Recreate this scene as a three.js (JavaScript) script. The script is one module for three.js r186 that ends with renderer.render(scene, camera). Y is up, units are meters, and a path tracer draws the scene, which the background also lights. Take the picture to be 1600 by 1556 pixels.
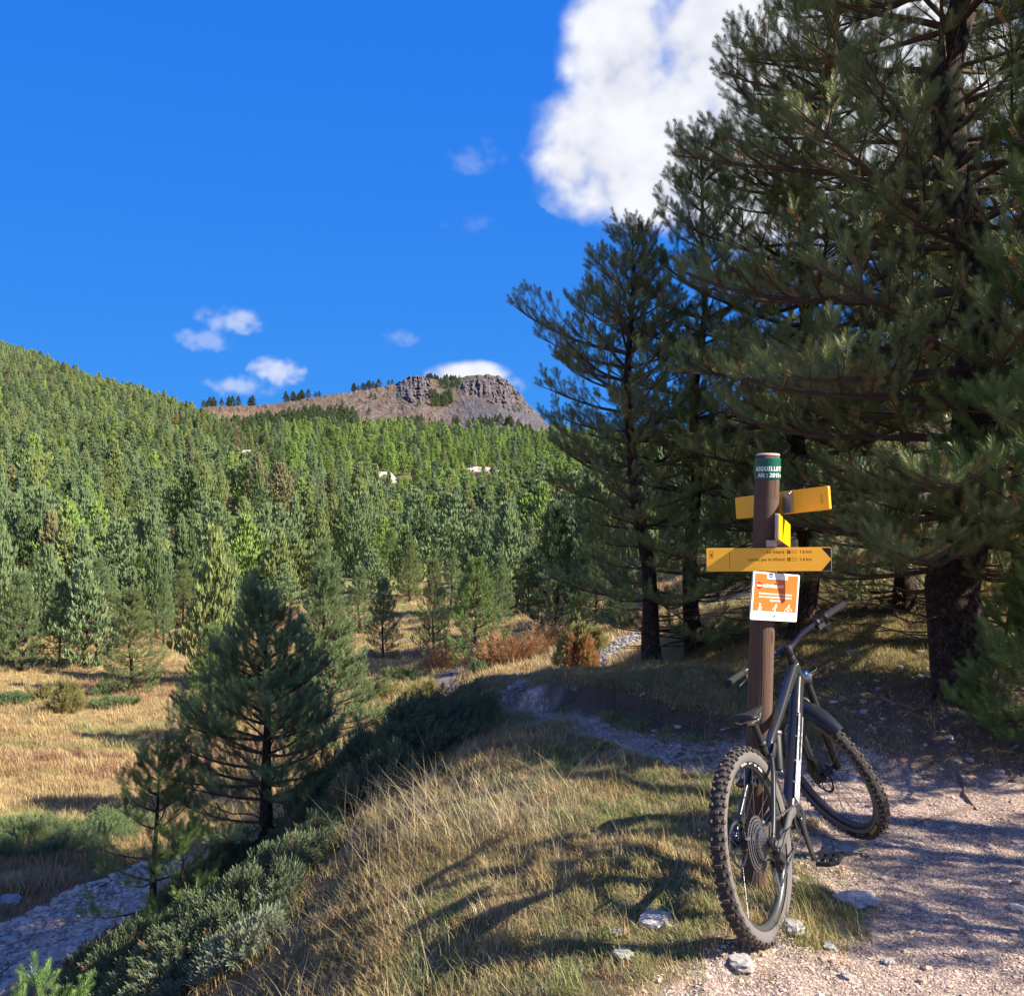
import * as THREE from 'three';
import { mergeGeometries } from 'three/addons/utils/BufferGeometryUtils.js';
import { createNoise2D, createNoise3D } from 'simplex-noise';

// ---------------------------------------------------------------- camera, sky, sun, exposure
const scene = new THREE.Scene();
const EYE = 1.6, PITCH = Math.atan(22 / 1500), FL = 1500;
const camera = new THREE.PerspectiveCamera(2 * Math.atan(778 / 1500) * 180 / Math.PI, 1600 / 1556, 0.1, 4000);
camera.position.set(0, EYE, 0);
camera.rotation.x = PITCH;
const renderer = new THREE.WebGLRenderer({ antialias: true });
renderer.setSize(1024, 995);
renderer.toneMapping = THREE.LinearToneMapping;
const EXPOSURE = 2.35;
renderer.toneMappingExposure = EXPOSURE;
renderer.shadowMap.enabled = true;
const SUN_AZ = 17, SUN_EL = 36, R = Math.PI / 180;
const sunDir = new THREE.Vector3(Math.cos(SUN_AZ * R) * Math.cos(SUN_EL * R), Math.sin(SUN_EL * R), Math.sin(SUN_AZ * R) * Math.cos(SUN_EL * R));
const sun = new THREE.DirectionalLight(new THREE.Color(1, 0.90, 0.75), 5);
sun.position.copy(sunDir).multiplyScalar(200);
sun.castShadow = true;
Object.assign(sun.shadow.camera, { left: -60, right: 60, top: 60, bottom: -60, near: 1, far: 500 });
sun.shadow.mapSize.set(4096, 4096);
scene.add(sun); scene.add(sun.target);

// ---------------------------------------------------------------- random numbers and noise
function rng(seed) { let s = seed >>> 0; return () => { s = (s + 0x6d2b79f5) | 0; let t = Math.imul(s ^ (s >>> 15), 1 | s); t = (t + Math.imul(t ^ (t >>> 7), 61 | t)) ^ t; return ((t ^ (t >>> 14)) >>> 0) / 4294967296; }; }
const n2 = createNoise2D(rng(11)), n3 = createNoise3D(rng(12));
const fbm = (x, y, o = 4) => { let a = 0, k = 0.5; for (let i = 0; i < o; i++) { a += k * n2(x, y); x = x * 2.03 + 17.1; y = y * 2.03 - 9.7; k *= 0.5; } return a; };
const fbm3 = (x, y, z, o = 4) => { let a = 0, k = 0.5; for (let i = 0; i < o; i++) { a += k * n3(x, y, z); x = x * 2.03 + 7.1; y = y * 2.03 - 3.7; z = z * 2.03 + 1.3; k *= 0.5; } return a; };
const clamp = (v, a = 0, b = 1) => Math.min(b, Math.max(a, v));
const ss = (a, b, v) => { const t = clamp((v - a) / (b - a)); return t * t * (3 - 2 * t); };
const lerp = (a, b, t) => a + (b - a) * t;
const mix3 = (a, b, t) => [lerp(a[0], b[0], t), lerp(a[1], b[1], t), lerp(a[2], b[2], t)];
const V = (x, y, z) => new THREE.Vector3(x, y, z);
const table = (tab, x) => { if (x <= tab[0][0]) return tab[0][1]; for (let i = 1; i < tab.length; i++) if (x <= tab[i][0]) { const u = (x - tab[i - 1][0]) / (tab[i][0] - tab[i - 1][0]); return lerp(tab[i - 1][1], tab[i][1], u); } return tab[tab.length - 1][1]; };

// sky: clear deep blue air with a few cumulus clouds, over the whole dome
{
  const W = 4096, Hh = 2048, data = new Float32Array(W * Hh * 4);
  // clouds: azimuth (degrees right of north = -z), elevation, half width, half height, weight
  const AZ = (px) => Math.atan((px - 800) / FL) / R, EL = (px, py) => { const x = (px - 800) / FL, y = (800 - py) / FL; return Math.atan(y / Math.hypot(x, 1)) / R; };
  const C = (px, py, rx, ry, w = 1) => [AZ(px), EL(px, py), rx / 26, ry / 26, w];
  const blobs = [
    C(972, 90, 68, 120), C(960, 220, 88, 84), C(1040, 215, 150, 100), C(1020, 285, 125, 55, 0.9), C(1130, 40, 95, 110), C(1190, 180, 120, 150), C(1170, 300, 110, 70), C(1330, 120, 200, 220), C(1300, -120, 220, 160), C(905, 250, 55, 50, 0.85),
    C(362, 498, 40, 18, 0.4), C(318, 530, 34, 14, 0.24), C(432, 580, 32, 20, 0.55), C(380, 604, 44, 15, 0.36), C(730, 584, 50, 18, 0.85), C(798, 600, 22, 12, 0.5), C(742, 240, 36, 22, 0.12), C(745, 350, 40, 12, 0.07), C(618, 528, 26, 12, 0.14),
  ];
  const rr = rng(5);
  for (let i = 0; i < 13; i++) { const az = 78 + 200 * (i + rr()) / 13, el = 12 + 38 * rr(); for (let k = 0; k < 4; k++) blobs.push([az + 9 * (rr() - 0.5), el + 6 * (rr() - 0.5), 5 + 5 * rr(), 3.2 + 2.6 * rr(), 0.95]); }  // unseen clouds outside the view, enlarged to whiten the fill light
  for (let j = 0; j < Hh; j++) {
    const el = ((j + 0.5) / Hh - 0.5) * 180, up = Math.max(0, el);
    const g = 1 - Math.exp(-up / 19);
    const base = mix3([0.075, 0.39, 0.99], [0.010, 0.152, 0.80], Math.pow(g, 0.85));
    const rowBlobs = blobs.filter((b) => Math.abs(el - b[1]) <= b[3] * 1.7);
    for (let i = 0; i < W; i++) {
      let lon = ((i + 0.5) / W - 0.5) * 360; let az = lon + 90; if (az > 180) az -= 360;     // atan2(z, x) = lon; -z is lon = -90
      let c = base;
      const front = Math.abs(az) < 40;
      if (!front && i % 3) { const o = (j * W + i) * 4; for (let k = 0; k < 4; k++) data[o + k] = data[o - 4 + k]; continue; }
      if (el > 0 && el < 70 && rowBlobs.length) {
        let dns = 0, wt = 1;
        const wx = 0.9 * Math.cos(el * R);
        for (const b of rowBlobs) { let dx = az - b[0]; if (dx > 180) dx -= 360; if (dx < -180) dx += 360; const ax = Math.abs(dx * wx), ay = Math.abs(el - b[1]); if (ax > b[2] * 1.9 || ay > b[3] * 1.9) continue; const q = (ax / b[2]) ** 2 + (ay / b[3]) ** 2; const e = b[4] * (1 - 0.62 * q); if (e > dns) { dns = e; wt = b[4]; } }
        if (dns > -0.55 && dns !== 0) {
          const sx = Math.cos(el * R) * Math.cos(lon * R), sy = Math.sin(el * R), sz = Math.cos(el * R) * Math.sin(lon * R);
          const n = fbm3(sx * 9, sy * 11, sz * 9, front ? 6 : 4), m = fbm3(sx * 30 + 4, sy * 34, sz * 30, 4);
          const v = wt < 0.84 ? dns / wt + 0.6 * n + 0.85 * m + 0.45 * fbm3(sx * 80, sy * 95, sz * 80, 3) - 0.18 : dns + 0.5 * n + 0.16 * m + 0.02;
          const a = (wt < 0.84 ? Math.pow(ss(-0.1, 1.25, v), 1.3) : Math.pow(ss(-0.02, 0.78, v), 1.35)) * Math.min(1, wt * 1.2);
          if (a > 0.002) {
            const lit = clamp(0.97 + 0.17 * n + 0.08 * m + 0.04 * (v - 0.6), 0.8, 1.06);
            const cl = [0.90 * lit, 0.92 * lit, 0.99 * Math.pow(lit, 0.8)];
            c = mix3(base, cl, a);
          }
        }
      }
      const o = (j * W + i) * 4; data[o] = c[0] / EXPOSURE; data[o + 1] = c[1] / EXPOSURE; data[o + 2] = c[2] / EXPOSURE; data[o + 3] = 1;
    }
  }
  const sky = new THREE.DataTexture(data, W, Hh, THREE.RGBAFormat, THREE.FloatType);
  sky.mapping = THREE.EquirectangularReflectionMapping; sky.magFilter = THREE.LinearFilter; sky.minFilter = THREE.LinearFilter; sky.needsUpdate = true;
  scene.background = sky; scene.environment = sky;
}

// ---------------------------------------------------------------- naming helpers
const used = {};
function numbered(name) { const k = used[name] = (used[name] ?? -1) + 1; return k ? name + '_' + String(k).padStart(3, '0') : name; }
function shade(o) { o.traverse((m) => { if (m.isMesh) { m.castShadow = true; m.receiveShadow = true; } }); return o; }
function tag(o, label, category, group, kind) { o.userData.label = label; if (category) o.userData.category = category; if (group) o.userData.group = group; if (kind) o.userData.kind = kind; return o; }
function thing(name, label, category, group) { const o = new THREE.Group(); o.name = numbered(name); scene.add(o); return tag(o, label, category, group); }
function part(parent, name, geo, mat, label) { const m = new THREE.Mesh(geo, mat); m.name = name; m.castShadow = m.receiveShadow = true; if (label) m.userData.label = label; parent.add(m); return m; }
function instanced(name, geo, mat, mats, cols, parent) {
  const m = new THREE.InstancedMesh(geo, mat, mats.length); m.name = parent ? name : numbered(name);
  const c = new THREE.Color();
  for (let i = 0; i < mats.length; i++) { m.setMatrixAt(i, mats[i]); if (cols) m.setColorAt(i, c.setRGB(cols[i][0], cols[i][1], cols[i][2])); }
  m.castShadow = m.receiveShadow = true; m.userData.kind = 'stuff'; (parent || scene).add(m); return m;
}
const std = (r, g, b, rough = 0.8, metal = 0, extra) => new THREE.MeshStandardMaterial({ color: new THREE.Color().setRGB(r, g, b), roughness: rough, metalness: metal, ...extra });
const leafy = (trans = 0.3, rough = 0.75, r = 1, g = 1, b = 1) => new THREE.MeshPhysicalMaterial({ color: new THREE.Color().setRGB(r, g, b), roughness: rough, transmission: trans, thickness: 0, side: THREE.DoubleSide });

// ---------------------------------------------------------------- the lie of the land
// distance (inside positive) to the gravel trail, in plan (x, z)
const TRAIL = [[0.25, -3.1], [0.68, -3.48], [1.1, -3.72], [1.33, -4.0], [1.42, -4.35], [1.47, -4.85], [1.55, -5.2], [1.5, -5.55], [1.2, -5.95], [0.89, -6.55], [0.5, -7.15], [0.2, -7.8], [0.0, -8.4], [-0.12, -9.0], [0.1, -9.1], [0.38, -8.35], [0.75, -7.5], [1.37, -6.9], [1.75, -6.55], [2.4, -6.3], [3.0, -6.1], [3.9, -6.1], [5.5, -5.4], [7, -2], [7, 4], [-2, 4], [-1.2, -0.5], [-0.5, -2.2]];
const GULLY = [[-5.7, -10.4], [-5.3, -11.7], [-4.6, -12.3], [-3.9, -11.9], [-3.55, -10.6], [-3.6, -9.6], [-3.9, -8.4], [-4.6, -7.0], [-6.5, -5.6], [-9.5, -6.4], [-9, -8.6], [-7.2, -9.5]];
function inside(poly, x, z) {
  let d = 1e9, inn = false;
  for (let i = 0, j = poly.length - 1; i < poly.length; j = i++) {
    const [xi, zi] = poly[i], [xj, zj] = poly[j];
    if ((zi > z) !== (zj > z) && x < (xj - xi) * (z - zi) / (zj - zi) + xi) inn = !inn;
    const ex = xj - xi, ez = zj - zi, t = clamp(((x - xi) * ex + (z - zi) * ez) / (ex * ex + ez * ez));
    d = Math.min(d, Math.hypot(x - xi - ex * t, z - zi - ez * t));
  }
  return inn ? d : -d;
}
const trailAt = (x, z) => inside(TRAIL, x + 0.12 * n2(x * 2.1, z * 2.1), z + 0.12 * n2(x * 2.1 + 40, z * 2.1)) + 0.05 * n2(x * 7, z * 7);
const gullyAt = (x, z) => inside(GULLY, x + 0.25 * n2(x, z + 9), z + 0.25 * n2(x + 30, z));
const smin = (a, b, k) => { const h = clamp(0.5 + 0.5 * (b - a) / k); return lerp(b, a, h) - k * h * (1 - h); };
const bankV = (x, z) => { const v1 = 0.78 * (x - 0.38) - 0.62 * (z + 8.3) + 0.08 * n2(x * 1.7, z * 1.7), v2 = -z - 6.2 + 0.05 * n2(x * 2, z * 2); return [smin(v1, v2 * 1.02 + (x < 1.4 ? (1.4 - x) * 1.2 : 0), 0.4), v1, v2]; };
function nearH(x, z) {
  const xe = z > -5 ? -0.02 : -0.02 - 0.08 * (-z - 5);
  const u = xe - x, up = 0.5 * (u + Math.sqrt(u * u + 0.10)) - 0.03;
  let h = -0.05 - smin(0.64 * Math.max(0, up), 2.35 + 0.045 * Math.max(0, u), 0.5);
  const tr = trailAt(x, z);
  h -= 0.03 * ss(-0.12, 0.12, tr);
  const [v] = bankV(x, z);
  if (v > 0) { const cut = lerp(0.17, 0.04, ss(1.3, 2.2, x)); h += cut * ss(0, 0.13, v) + lerp(0.2 * Math.min(v, 0.9) - 0.14 * Math.max(0, v - 0.9), 0.2 * v, ss(1.3, 2.3, x)); }
  if (z < -8.1) h -= 0.2 * (-z - 8.1) * (1 - 0.85 * ss(0.9, 2.2, x));
  h += 0.10 * Math.max(0, x - 4.2) * ss(0, 3, x - 4.2) * (z > -6.2 ? 1 : 0.3);
  h += (0.05 * n2(x * 0.8, z * 0.8) + 0.022 * n2(x * 2.6, z * 2.6)) * (1 - 0.75 * ss(-0.1, 0.25, tr)) + 0.006 * n2(x * 6, z * 6);
  const gu = gullyAt(x, z); if (gu > -0.6) h += 0.14 * ss(-0.6, 0.7, gu);
  return h;
}
// far ground: [pixel column, [[distance, height], ...]]
const Y = (d, y) => [d, EYE - (y - 800) * d / FL];
const FAR = [
  [-700, [[10, -2.6], [14, -3.1], [28, -3.2], [40, -2.6], Y(60, 850), Y(90, 780), Y(130, 700), Y(200, 610), Y(300, 520), Y(430, 455), Y(520, 470), Y(700, 560), Y(1500, 700)]],
  [0, [[10, -2.6], [14, -3.1], [20, -3.25], [28, -3.25], [40, -2.8], Y(60, 876), Y(80, 825), Y(112, 757), Y(150, 705), Y(190, 662), Y(300, 590), Y(430, 550), Y(520, 575), Y(700, 640), Y(1500, 720)]],
  [200, [[10, -2.4], [14, -3.05], [20, -3.2], [28, -3.2], [40, -2.8], Y(60, 880), Y(80, 832), Y(112, 770), Y(150, 722), Y(190, 686), Y(270, 640), Y(360, 617), Y(450, 632), Y(700, 690), Y(1500, 740)]],
  [300, [[10, -2.3], [14, -2.9], [20, -3.1], [28, -3.1], [40, -2.8], Y(60, 882), Y(80, 838), Y(112, 780), Y(150, 738), Y(190, 708), Y(250, 672), Y(320, 655), Y(400, 672), Y(700, 710), Y(1500, 740)]],
  [375, [[10, -2.1], [14, -2.6], [20, -2.9], [28, -3.0], [40, -2.7], Y(60, 884), Y(80, 842), Y(112, 788), Y(150, 752), Y(190, 730), Y(230, 716), Y(265, 696), Y(310, 686), Y(400, 700), Y(700, 715), Y(1500, 740)]],
  [440, [[10, -1.9], [14, -2.3], [20, -2.7], [28, -2.9], [40, -2.6], Y(60, 887), Y(80, 846), Y(112, 794), Y(150, 752), Y(190, 718), Y(240, 692), Y(285, 684), Y(400, 705), Y(700, 720), Y(1500, 740)]],
  [600, [[10, -1.1], [14, -1.75], [20, -2.05], [28, -2.3], [40, -2.4], Y(60, 892), Y(80, 858), Y(112, 806), Y(150, 758), Y(190, 718), Y(240, 690), Y(280, 684), Y(400, 710), Y(700, 725), Y(1500, 740)]],
  [800, [[10, -0.65], [14, -1.2], [20, -1.5], [28, -1.8], [40, -2.0], [60, -1.9], Y(80, 862), Y(112, 815), Y(150, 768), Y(190, 728), Y(240, 700), Y(280, 694), Y(400, 715), Y(700, 730), Y(1500, 750)]],
  [1000, [[10, -0.05], [14, -0.5], [20, -0.7], [28, -0.6], [40, -0.2], [60, 0.5], Y(90, 806), Y(130, 775), Y(200, 726), Y(250, 705), Y(285, 699), Y(400, 715), Y(700, 730), Y(1500, 750)]],
  [1300, [[10, 0.85], [14, 0.9], [20, 1.2], [28, 2], [40, 3.4], [60, 6], [90, 9], [130, 12], [200, 20], [300, 30], [430, 40], [520, 48], Y(700, 730), Y(1500, 760)]],
  [1600, [[10, 1.1], [14, 1.45], [20, 2], [28, 3.2], [40, 6], [60, 9], [90, 13], [130, 18], [200, 28], [300, 38], [430, 48], [520, 55], Y(700, 730), Y(1500, 760)]],
  [2300, [[10, 1.3], [14, 2.2], [20, 3.4], [28, 4.6], [40, 7], [60, 10], [90, 14], [130, 19], [200, 29], [300, 40], [430, 50], [520, 58], Y(700, 730), Y(1500, 760)]],
];
for (const c of FAR) c[1] = c[1].map(([d, h]) => [Math.log(d), h]);
function farH(x, z) {
  const r = Math.hypot(x, z); let th = Math.atan2(x, -z); const behind = ss(1.6, 3.0, Math.abs(th));
  th = clamp(th, -0.785, 0.785); const d = Math.max(8, r * Math.cos(th)), px = 800 + FL * Math.tan(th), ld = Math.log(d);
  let i = 1; while (i < FAR.length - 1 && px > FAR[i][0]) i++;
  const t = clamp((px - FAR[i - 1][0]) / (FAR[i][0] - FAR[i - 1][0])), s = t * t * (3 - 2 * t) * 0.5 + t * 0.5;
  let h = lerp(table(FAR[i - 1][1], ld), table(FAR[i][1], ld), s);
  h = lerp(h, 0.1 * ld, behind);
  h += 0.012 * d * fbm(x / 9, z / 9, 3) * ss(10, 40, d) * (1 - ss(40, 160, d)) * 0.8 + ss(60, 200, d) * 2.2 * fbm(x / 45, z / 45, 3) + 0.07 * n2(x * 0.7, z * 0.7);
  return h;
}
function H(x, z) {
  const r = Math.hypot(x, z), w = ss(9.5, 15, r);
  return w <= 0 ? nearH(x, z) : w >= 1 ? farH(x, z) : lerp(nearH(x, z), farH(x, z), w);
}
function rayDir(px, py) { const v = V((px - 800) / FL, -(py - 778) / FL, -1); return v.applyAxisAngle(V(1, 0, 0), PITCH).divideScalar(1).multiplyScalar(1); }
function at(px, py, d) { const v = rayDir(px, py); return v.multiplyScalar(-d / v.z).add(V(0, EYE, 0)); }
// where the line of sight through a point of the photograph meets the ground
function hit(px, py, from = 2) {
  let d = from, step = 0.05, prev = from;
  while (d < 1200) { const p = at(px, py, d); if (p.y < H(p.x, p.z)) { let a = prev, b = d; for (let k = 0; k < 18; k++) { const m = (a + b) / 2, q = at(px, py, m); if (q.y < H(q.x, q.z)) b = m; else a = m; } const q = at(px, py, b); q.y = H(q.x, q.z); return q; } prev = d; d += step; step = Math.max(0.05, d * 0.01); }
  return at(px, py, 500);
}

// ---------------------------------------------------------------- ground colours and detail textures
function grain(size, draw) { const c = document.createElement('canvas'); c.width = c.height = size; draw(c.getContext('2d'), size); const t = new THREE.CanvasTexture(c); t.colorSpace = THREE.SRGBColorSpace; t.wrapS = t.wrapT = THREE.RepeatWrapping; return t; }
const grey = (v) => { v = Math.round(clamp(v, 0, 255)); return `rgb(${v},${v},${v})`; };
function stonesTex(seed, n, rmin, rmax, base, spread) {
  return grain(1024, (g, S) => {
    const r = rng(seed); g.fillStyle = grey(base); g.fillRect(0, 0, S, S);
    for (let k = 0; k < n; k++) {
      const x = r() * S, y = r() * S, q = rmin + (rmax - rmin) * Math.pow(r(), 4), v = base + 20 + spread * (r() - 0.45);
      for (const ox of [0, S, -S]) for (const oy of [0, S, -S]) {
        if (x + ox < -30 || x + ox > S + 30 || y + oy < -30 || y + oy > S + 30) continue;
        for (const [sh, dd] of [[-60, 1.5], [0, 0]]) {
          g.fillStyle = grey(v + sh); g.beginPath(); const rr = rng(seed + k);
          for (let a = 0; a < 7; a++) { const an = a / 7 * 6.283 + rr() * 0.6, rad = q * (0.7 + 0.5 * rr()); g.lineTo(x + ox + dd + Math.cos(an) * rad, y + oy + dd + Math.sin(an) * rad * 0.9); }
          g.fill();
        }
      }
    }
  });
}
function strawTex(seed, n, base, spread) {
  return grain(1024, (g, S) => {
    const r = rng(seed); g.fillStyle = grey(base); g.fillRect(0, 0, S, S); g.lineCap = 'round';
    for (let k = 0; k < n; k++) {
      const x = r() * S, y = r() * S, a = r() * 6.283, l = 8 + 40 * r(), v = base + spread * (r() - 0.5);
      g.strokeStyle = grey(v); g.lineWidth = 1 + 2 * r();
      for (const ox of [0, S, -S]) for (const oy of [0, S, -S]) { if (x + ox < -60 || x + ox > S + 60 || y + oy < -60 || y + oy > S + 60) continue; g.beginPath(); g.moveTo(x + ox, y + oy); g.quadraticCurveTo(x + ox + l * 0.5 * Math.cos(a + 0.3), y + oy + l * 0.5 * Math.sin(a + 0.3), x + ox + l * Math.cos(a), y + oy + l * Math.sin(a)); g.stroke(); }
    }
  });
}
const texGravel = stonesTex(3, 9000, 2.5, 26, 165, 120), texStraw = strawTex(4, 9000, 180, 150);
const texRock = stonesTex(9, 5000, 3, 40, 170, 110);
const clone = (t, rep) => { const c = t.clone(); c.repeat.set(rep, rep); c.needsUpdate = true; return c; };
const groundMat = (t, rep, bump) => new THREE.MeshStandardMaterial({ vertexColors: true, roughness: 0.95, map: clone(t, rep), bumpMap: clone(t, rep), bumpScale: bump });
const mTrail = groundMat(texGravel, 2.2, 0.006), mSoil = groundMat(texStraw, 1.7, 0.006), mGully = groundMat(texGravel, 0.3, 0.03), mMeadow = groundMat(texStraw, 0.6, 0.02), mHills = groundMat(texStraw, 0.1, 0.08);

// what grows or lies where: 0 trail, 1 soil, 2 gully, 3 meadow, 4 hills
function region(x, z) {
  const r = Math.hypot(x, z);
  if (r < 16 && trailAt(x, z) > 0) return 0;
  if (x < -3 && r < 18 && gullyAt(x, z) > 0) return 2;
  if (r < 12.5) return 1;
  return r < 42 ? 3 : 4;
}
const STREAM = [[0.02, -9.0], [0.42, -11], [0.95, -13.4], [1.52, -15.3], [2.3, -17.2]].map(([x, z]) => V(x, H(x, z), z));
const PATH2 = [[640, 1118], [700, 1088], [686, 1072], [716, 1052], [735, 1036]].map(([a, b]) => hit(a, b));
function lineDist(L, x, z) { let d = 1e9; for (let i = 1; i < L.length; i++) { const a = L[i - 1], b = L[i], ex = b.x - a.x, ez = b.z - a.z, t = clamp(((x - a.x) * ex + (z - a.z) * ez) / (ex * ex + ez * ez)); d = Math.min(d, Math.hypot(x - a.x - ex * t, z - a.z - ez * t)); } return d; }
const CLEAR = [[590, 765, 9], [597, 778, 8], [750, 752, 11], [765, 760, 8], [392, 722, 9], [425, 668, 5]].map(([a, b, w]) => { const p = hit(a, b); return [p.x, p.z, w]; });
const GLADE = [[235, 852, 6], [265, 846, 6], [420, 857, 6], [390, 847, 5], [640, 915, 5], [630, 950, 4.5], [620, 985, 4], [560, 1000, 3], [700, 905, 4], [480, 880, 4], [380, 1000, 3], [790, 935, 4], [300, 930, 2.5], [545, 925, 3]].map(([a, b, w]) => { const p = hit(a, b); return [p.x, p.z, w]; });
const near2 = (L, x, z) => { let m = 0; for (const [a, b, w] of L) { const d = Math.hypot(x - a, z - b) / w; m = Math.max(m, 1 - ss(0.55, 1.15, d)); } return m; };
function groundColor(x, z) {
  const r = Math.hypot(x, z), px = z < -1 ? 800 + FL * x / -z : 800;
  const a = fbm(x * 0.55, z * 0.55, 4), b = fbm(x * 2.3 + 50, z * 2.3, 3);
  let c;
  if (r < 16) {
    c = mix3([0.25, 0.17, 0.075], [0.15, 0.15, 0.045], ss(-0.1, 0.35, a + 0.5 * b));
    c = mix3(c, [0.17, 0.10, 0.05], 0.8 * ss(0.0, 0.4, fbm(x * 1.3 - 20, z * 1.3, 3)));
    const [v, v1, v2] = bankV(x, z);
    // needles, bare earth and stones on the right bank
    const dirt = ss(1.5, 2.6, x + 0.5 * a) * ss(-0.5, 0.1, v2) * (1 - ss(1.3, 2.3, v2 + a));
    c = mix3(c, [0.29, 0.185, 0.13], dirt * 0.9);
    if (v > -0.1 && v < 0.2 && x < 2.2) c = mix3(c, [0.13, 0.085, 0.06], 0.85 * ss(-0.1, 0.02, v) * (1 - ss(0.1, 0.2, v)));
    const t = trailAt(x, z);
    const gcol = mix3(mix3([0.50, 0.385, 0.315], [0.40, 0.30, 0.245], ss(-0.2, 0.5, a + b)), [0.55, 0.42, 0.345], ss(-5.2, -6.4, z) * 0.8);  // far stretch coloured paler and warmer to lift the shade lying there
    c = mix3(c, gcol, ss(-0.1, 0.1, t));
    const gu = x < -2.5 ? gullyAt(x, z) : -9; c = mix3(c, mix3([0.46, 0.36, 0.295], [0.36, 0.28, 0.225], ss(-0.3, 0.3, b)), ss(-0.25, 0.1, gu));
  } else c = [0.3, 0.22, 0.09];
  if (r > 11) {
    const m1 = fbm(x / 7, z / 7, 4), m2 = fbm(x / 2.2 + 9, z / 2.2, 3);
    let m = mix3([0.44, 0.30, 0.125], [0.52, 0.385, 0.155], ss(-0.3, 0.4, m2));
    m = mix3(m, [0.36, 0.21, 0.105], ss(0.0, 0.35, m1));
    m = mix3(m, [0.26, 0.27, 0.08], 0.7 * ss(0.3, 0.5, fbm(x / 6 + 77, z / 4, 4)));
    c = mix3(c, m, ss(11, 15, r));
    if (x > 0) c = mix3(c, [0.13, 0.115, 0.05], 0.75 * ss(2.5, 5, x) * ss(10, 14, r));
  }
  if (r > 40) {
    let f = mix3([0.26, 0.20, 0.08], [0.14, 0.15, 0.05], ss(-0.2, 0.3, fbm(x / 12, z / 12, 3)));
    c = mix3(c, f, ss(40, 70, r));
  }
  c = mix3(c, mix3([0.42, 0.33, 0.12], [0.26, 0.31, 0.08], ss(-0.2, 0.3, fbm(x / 4, z / 4, 2))), r > 20 ? near2(GLADE, x, z) : 0);
  c = mix3(c, [0.50, 0.42, 0.36], r > 40 ? near2(CLEAR, x, z) : 0);
  if (r > 8 && r < 40) {
    c = mix3(c, [0.24, 0.205, 0.18], 1 - ss(0.2, 0.5, lineDist(STREAM, x, z) * (z > -11 ? 1.7 : 1) + 0.2 * b));
    c = mix3(c, [0.42, 0.32, 0.26], 1 - ss(0.3, 0.55, lineDist(PATH2, x, z) + 0.15 * b));
  }
  return c;
}
{
  // one sheet of ground all round, finest in front and near, shared out between its regions
  const ths = []; for (let i = 0; i <= 430; i++) ths.push(-36 + 72 * i / 430); for (let a = 36.6, s = 0.6; a < 323.5; s = Math.min(8, s * 1.25), a += s) ths.push(Math.min(a, 323.4)); ths.push(324);
  const rs = [0.02]; let r = 0.4; while (r < 1400) { rs.push(r); r *= r < 2.4 ? 1.035 : r < 14 ? 1.0088 : r < 60 ? 1.015 : 1.024; }
  const nT = ths.length, nR = rs.length, pos = new Float32Array(nT * nR * 3), col = new Float32Array(nT * nR * 3), uv = new Float32Array(nT * nR * 2);
  for (let i = 0; i < nR; i++) for (let j = 0; j < nT; j++) {
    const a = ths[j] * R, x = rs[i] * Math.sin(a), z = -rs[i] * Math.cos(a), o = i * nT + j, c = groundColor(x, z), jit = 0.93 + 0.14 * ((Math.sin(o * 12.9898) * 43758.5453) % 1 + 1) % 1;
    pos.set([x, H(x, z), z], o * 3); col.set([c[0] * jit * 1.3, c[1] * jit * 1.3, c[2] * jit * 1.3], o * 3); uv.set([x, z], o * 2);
  }
  const idx = []; const byReg = [[], [], [], [], []];
  for (let i = 0; i < nR - 1; i++) for (let j = 0; j < nT - 1; j++) {
    const a = i * nT + j, b = a + 1, c = a + nT, d = c + 1, am = (ths[j] + ths[j + 1]) / 2 * R, rm = (rs[i] + rs[i + 1]) / 2;
    const q = [a, c, b, b, c, d]; idx.push(...q); byReg[region(rm * Math.sin(am), -rm * Math.cos(am))].push(...q);
  }
  const full = new THREE.BufferGeometry(); full.setAttribute('position', new THREE.BufferAttribute(pos, 3)); full.setIndex(idx); full.computeVertexNormals();
  const nor = full.attributes.normal.array;
  // the first and last columns are the same line: give them one normal
  for (let i = 0; i < nR; i++) { const a = i * nT * 3, b = (i * nT + nT - 1) * 3; for (let k = 0; k < 3; k++) { const m = nor[a + k] + nor[b + k]; nor[a + k] = nor[b + k] = m; } }
  const specs = [['trail', mTrail, 'pale pinkish gravel trail with pebbles, curving away behind the bicycle'], ['ground', mSoil, 'grassy slope and earth bank around the trail and bicycle'], ['gravel_bed', mGully, 'grey gravel patch at the bottom of the slope on the left'], ['meadow', mMeadow, 'golden dry meadow on the valley floor below the forest'], ['hills', mHills, 'hillsides under the pine forest']];
  byReg.forEach((ix, k) => {
    const map = new Map(), P = [], N = [], Cc = [], U = [], I = [];
    for (const v of ix) { let m = map.get(v); if (m === undefined) { m = map.size; map.set(v, m); P.push(pos[v * 3], pos[v * 3 + 1], pos[v * 3 + 2]); N.push(nor[v * 3], nor[v * 3 + 1], nor[v * 3 + 2]); Cc.push(col[v * 3], col[v * 3 + 1], col[v * 3 + 2]); U.push(uv[v * 2], uv[v * 2 + 1]); } I.push(m); }
    const g = new THREE.BufferGeometry(); g.setAttribute('position', new THREE.Float32BufferAttribute(P, 3)); g.setAttribute('normal', new THREE.Float32BufferAttribute(N, 3)); g.setAttribute('color', new THREE.Float32BufferAttribute(Cc, 3)); g.setAttribute('uv', new THREE.Float32BufferAttribute(U, 2)); g.setIndex(I);
    const m = new THREE.Mesh(g, specs[k][1]); m.name = specs[k][0]; m.castShadow = m.receiveShadow = true; scene.add(m); tag(m, specs[k][2], specs[k][0].replace('_', ' '), null, 'structure');
  });
}

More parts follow.
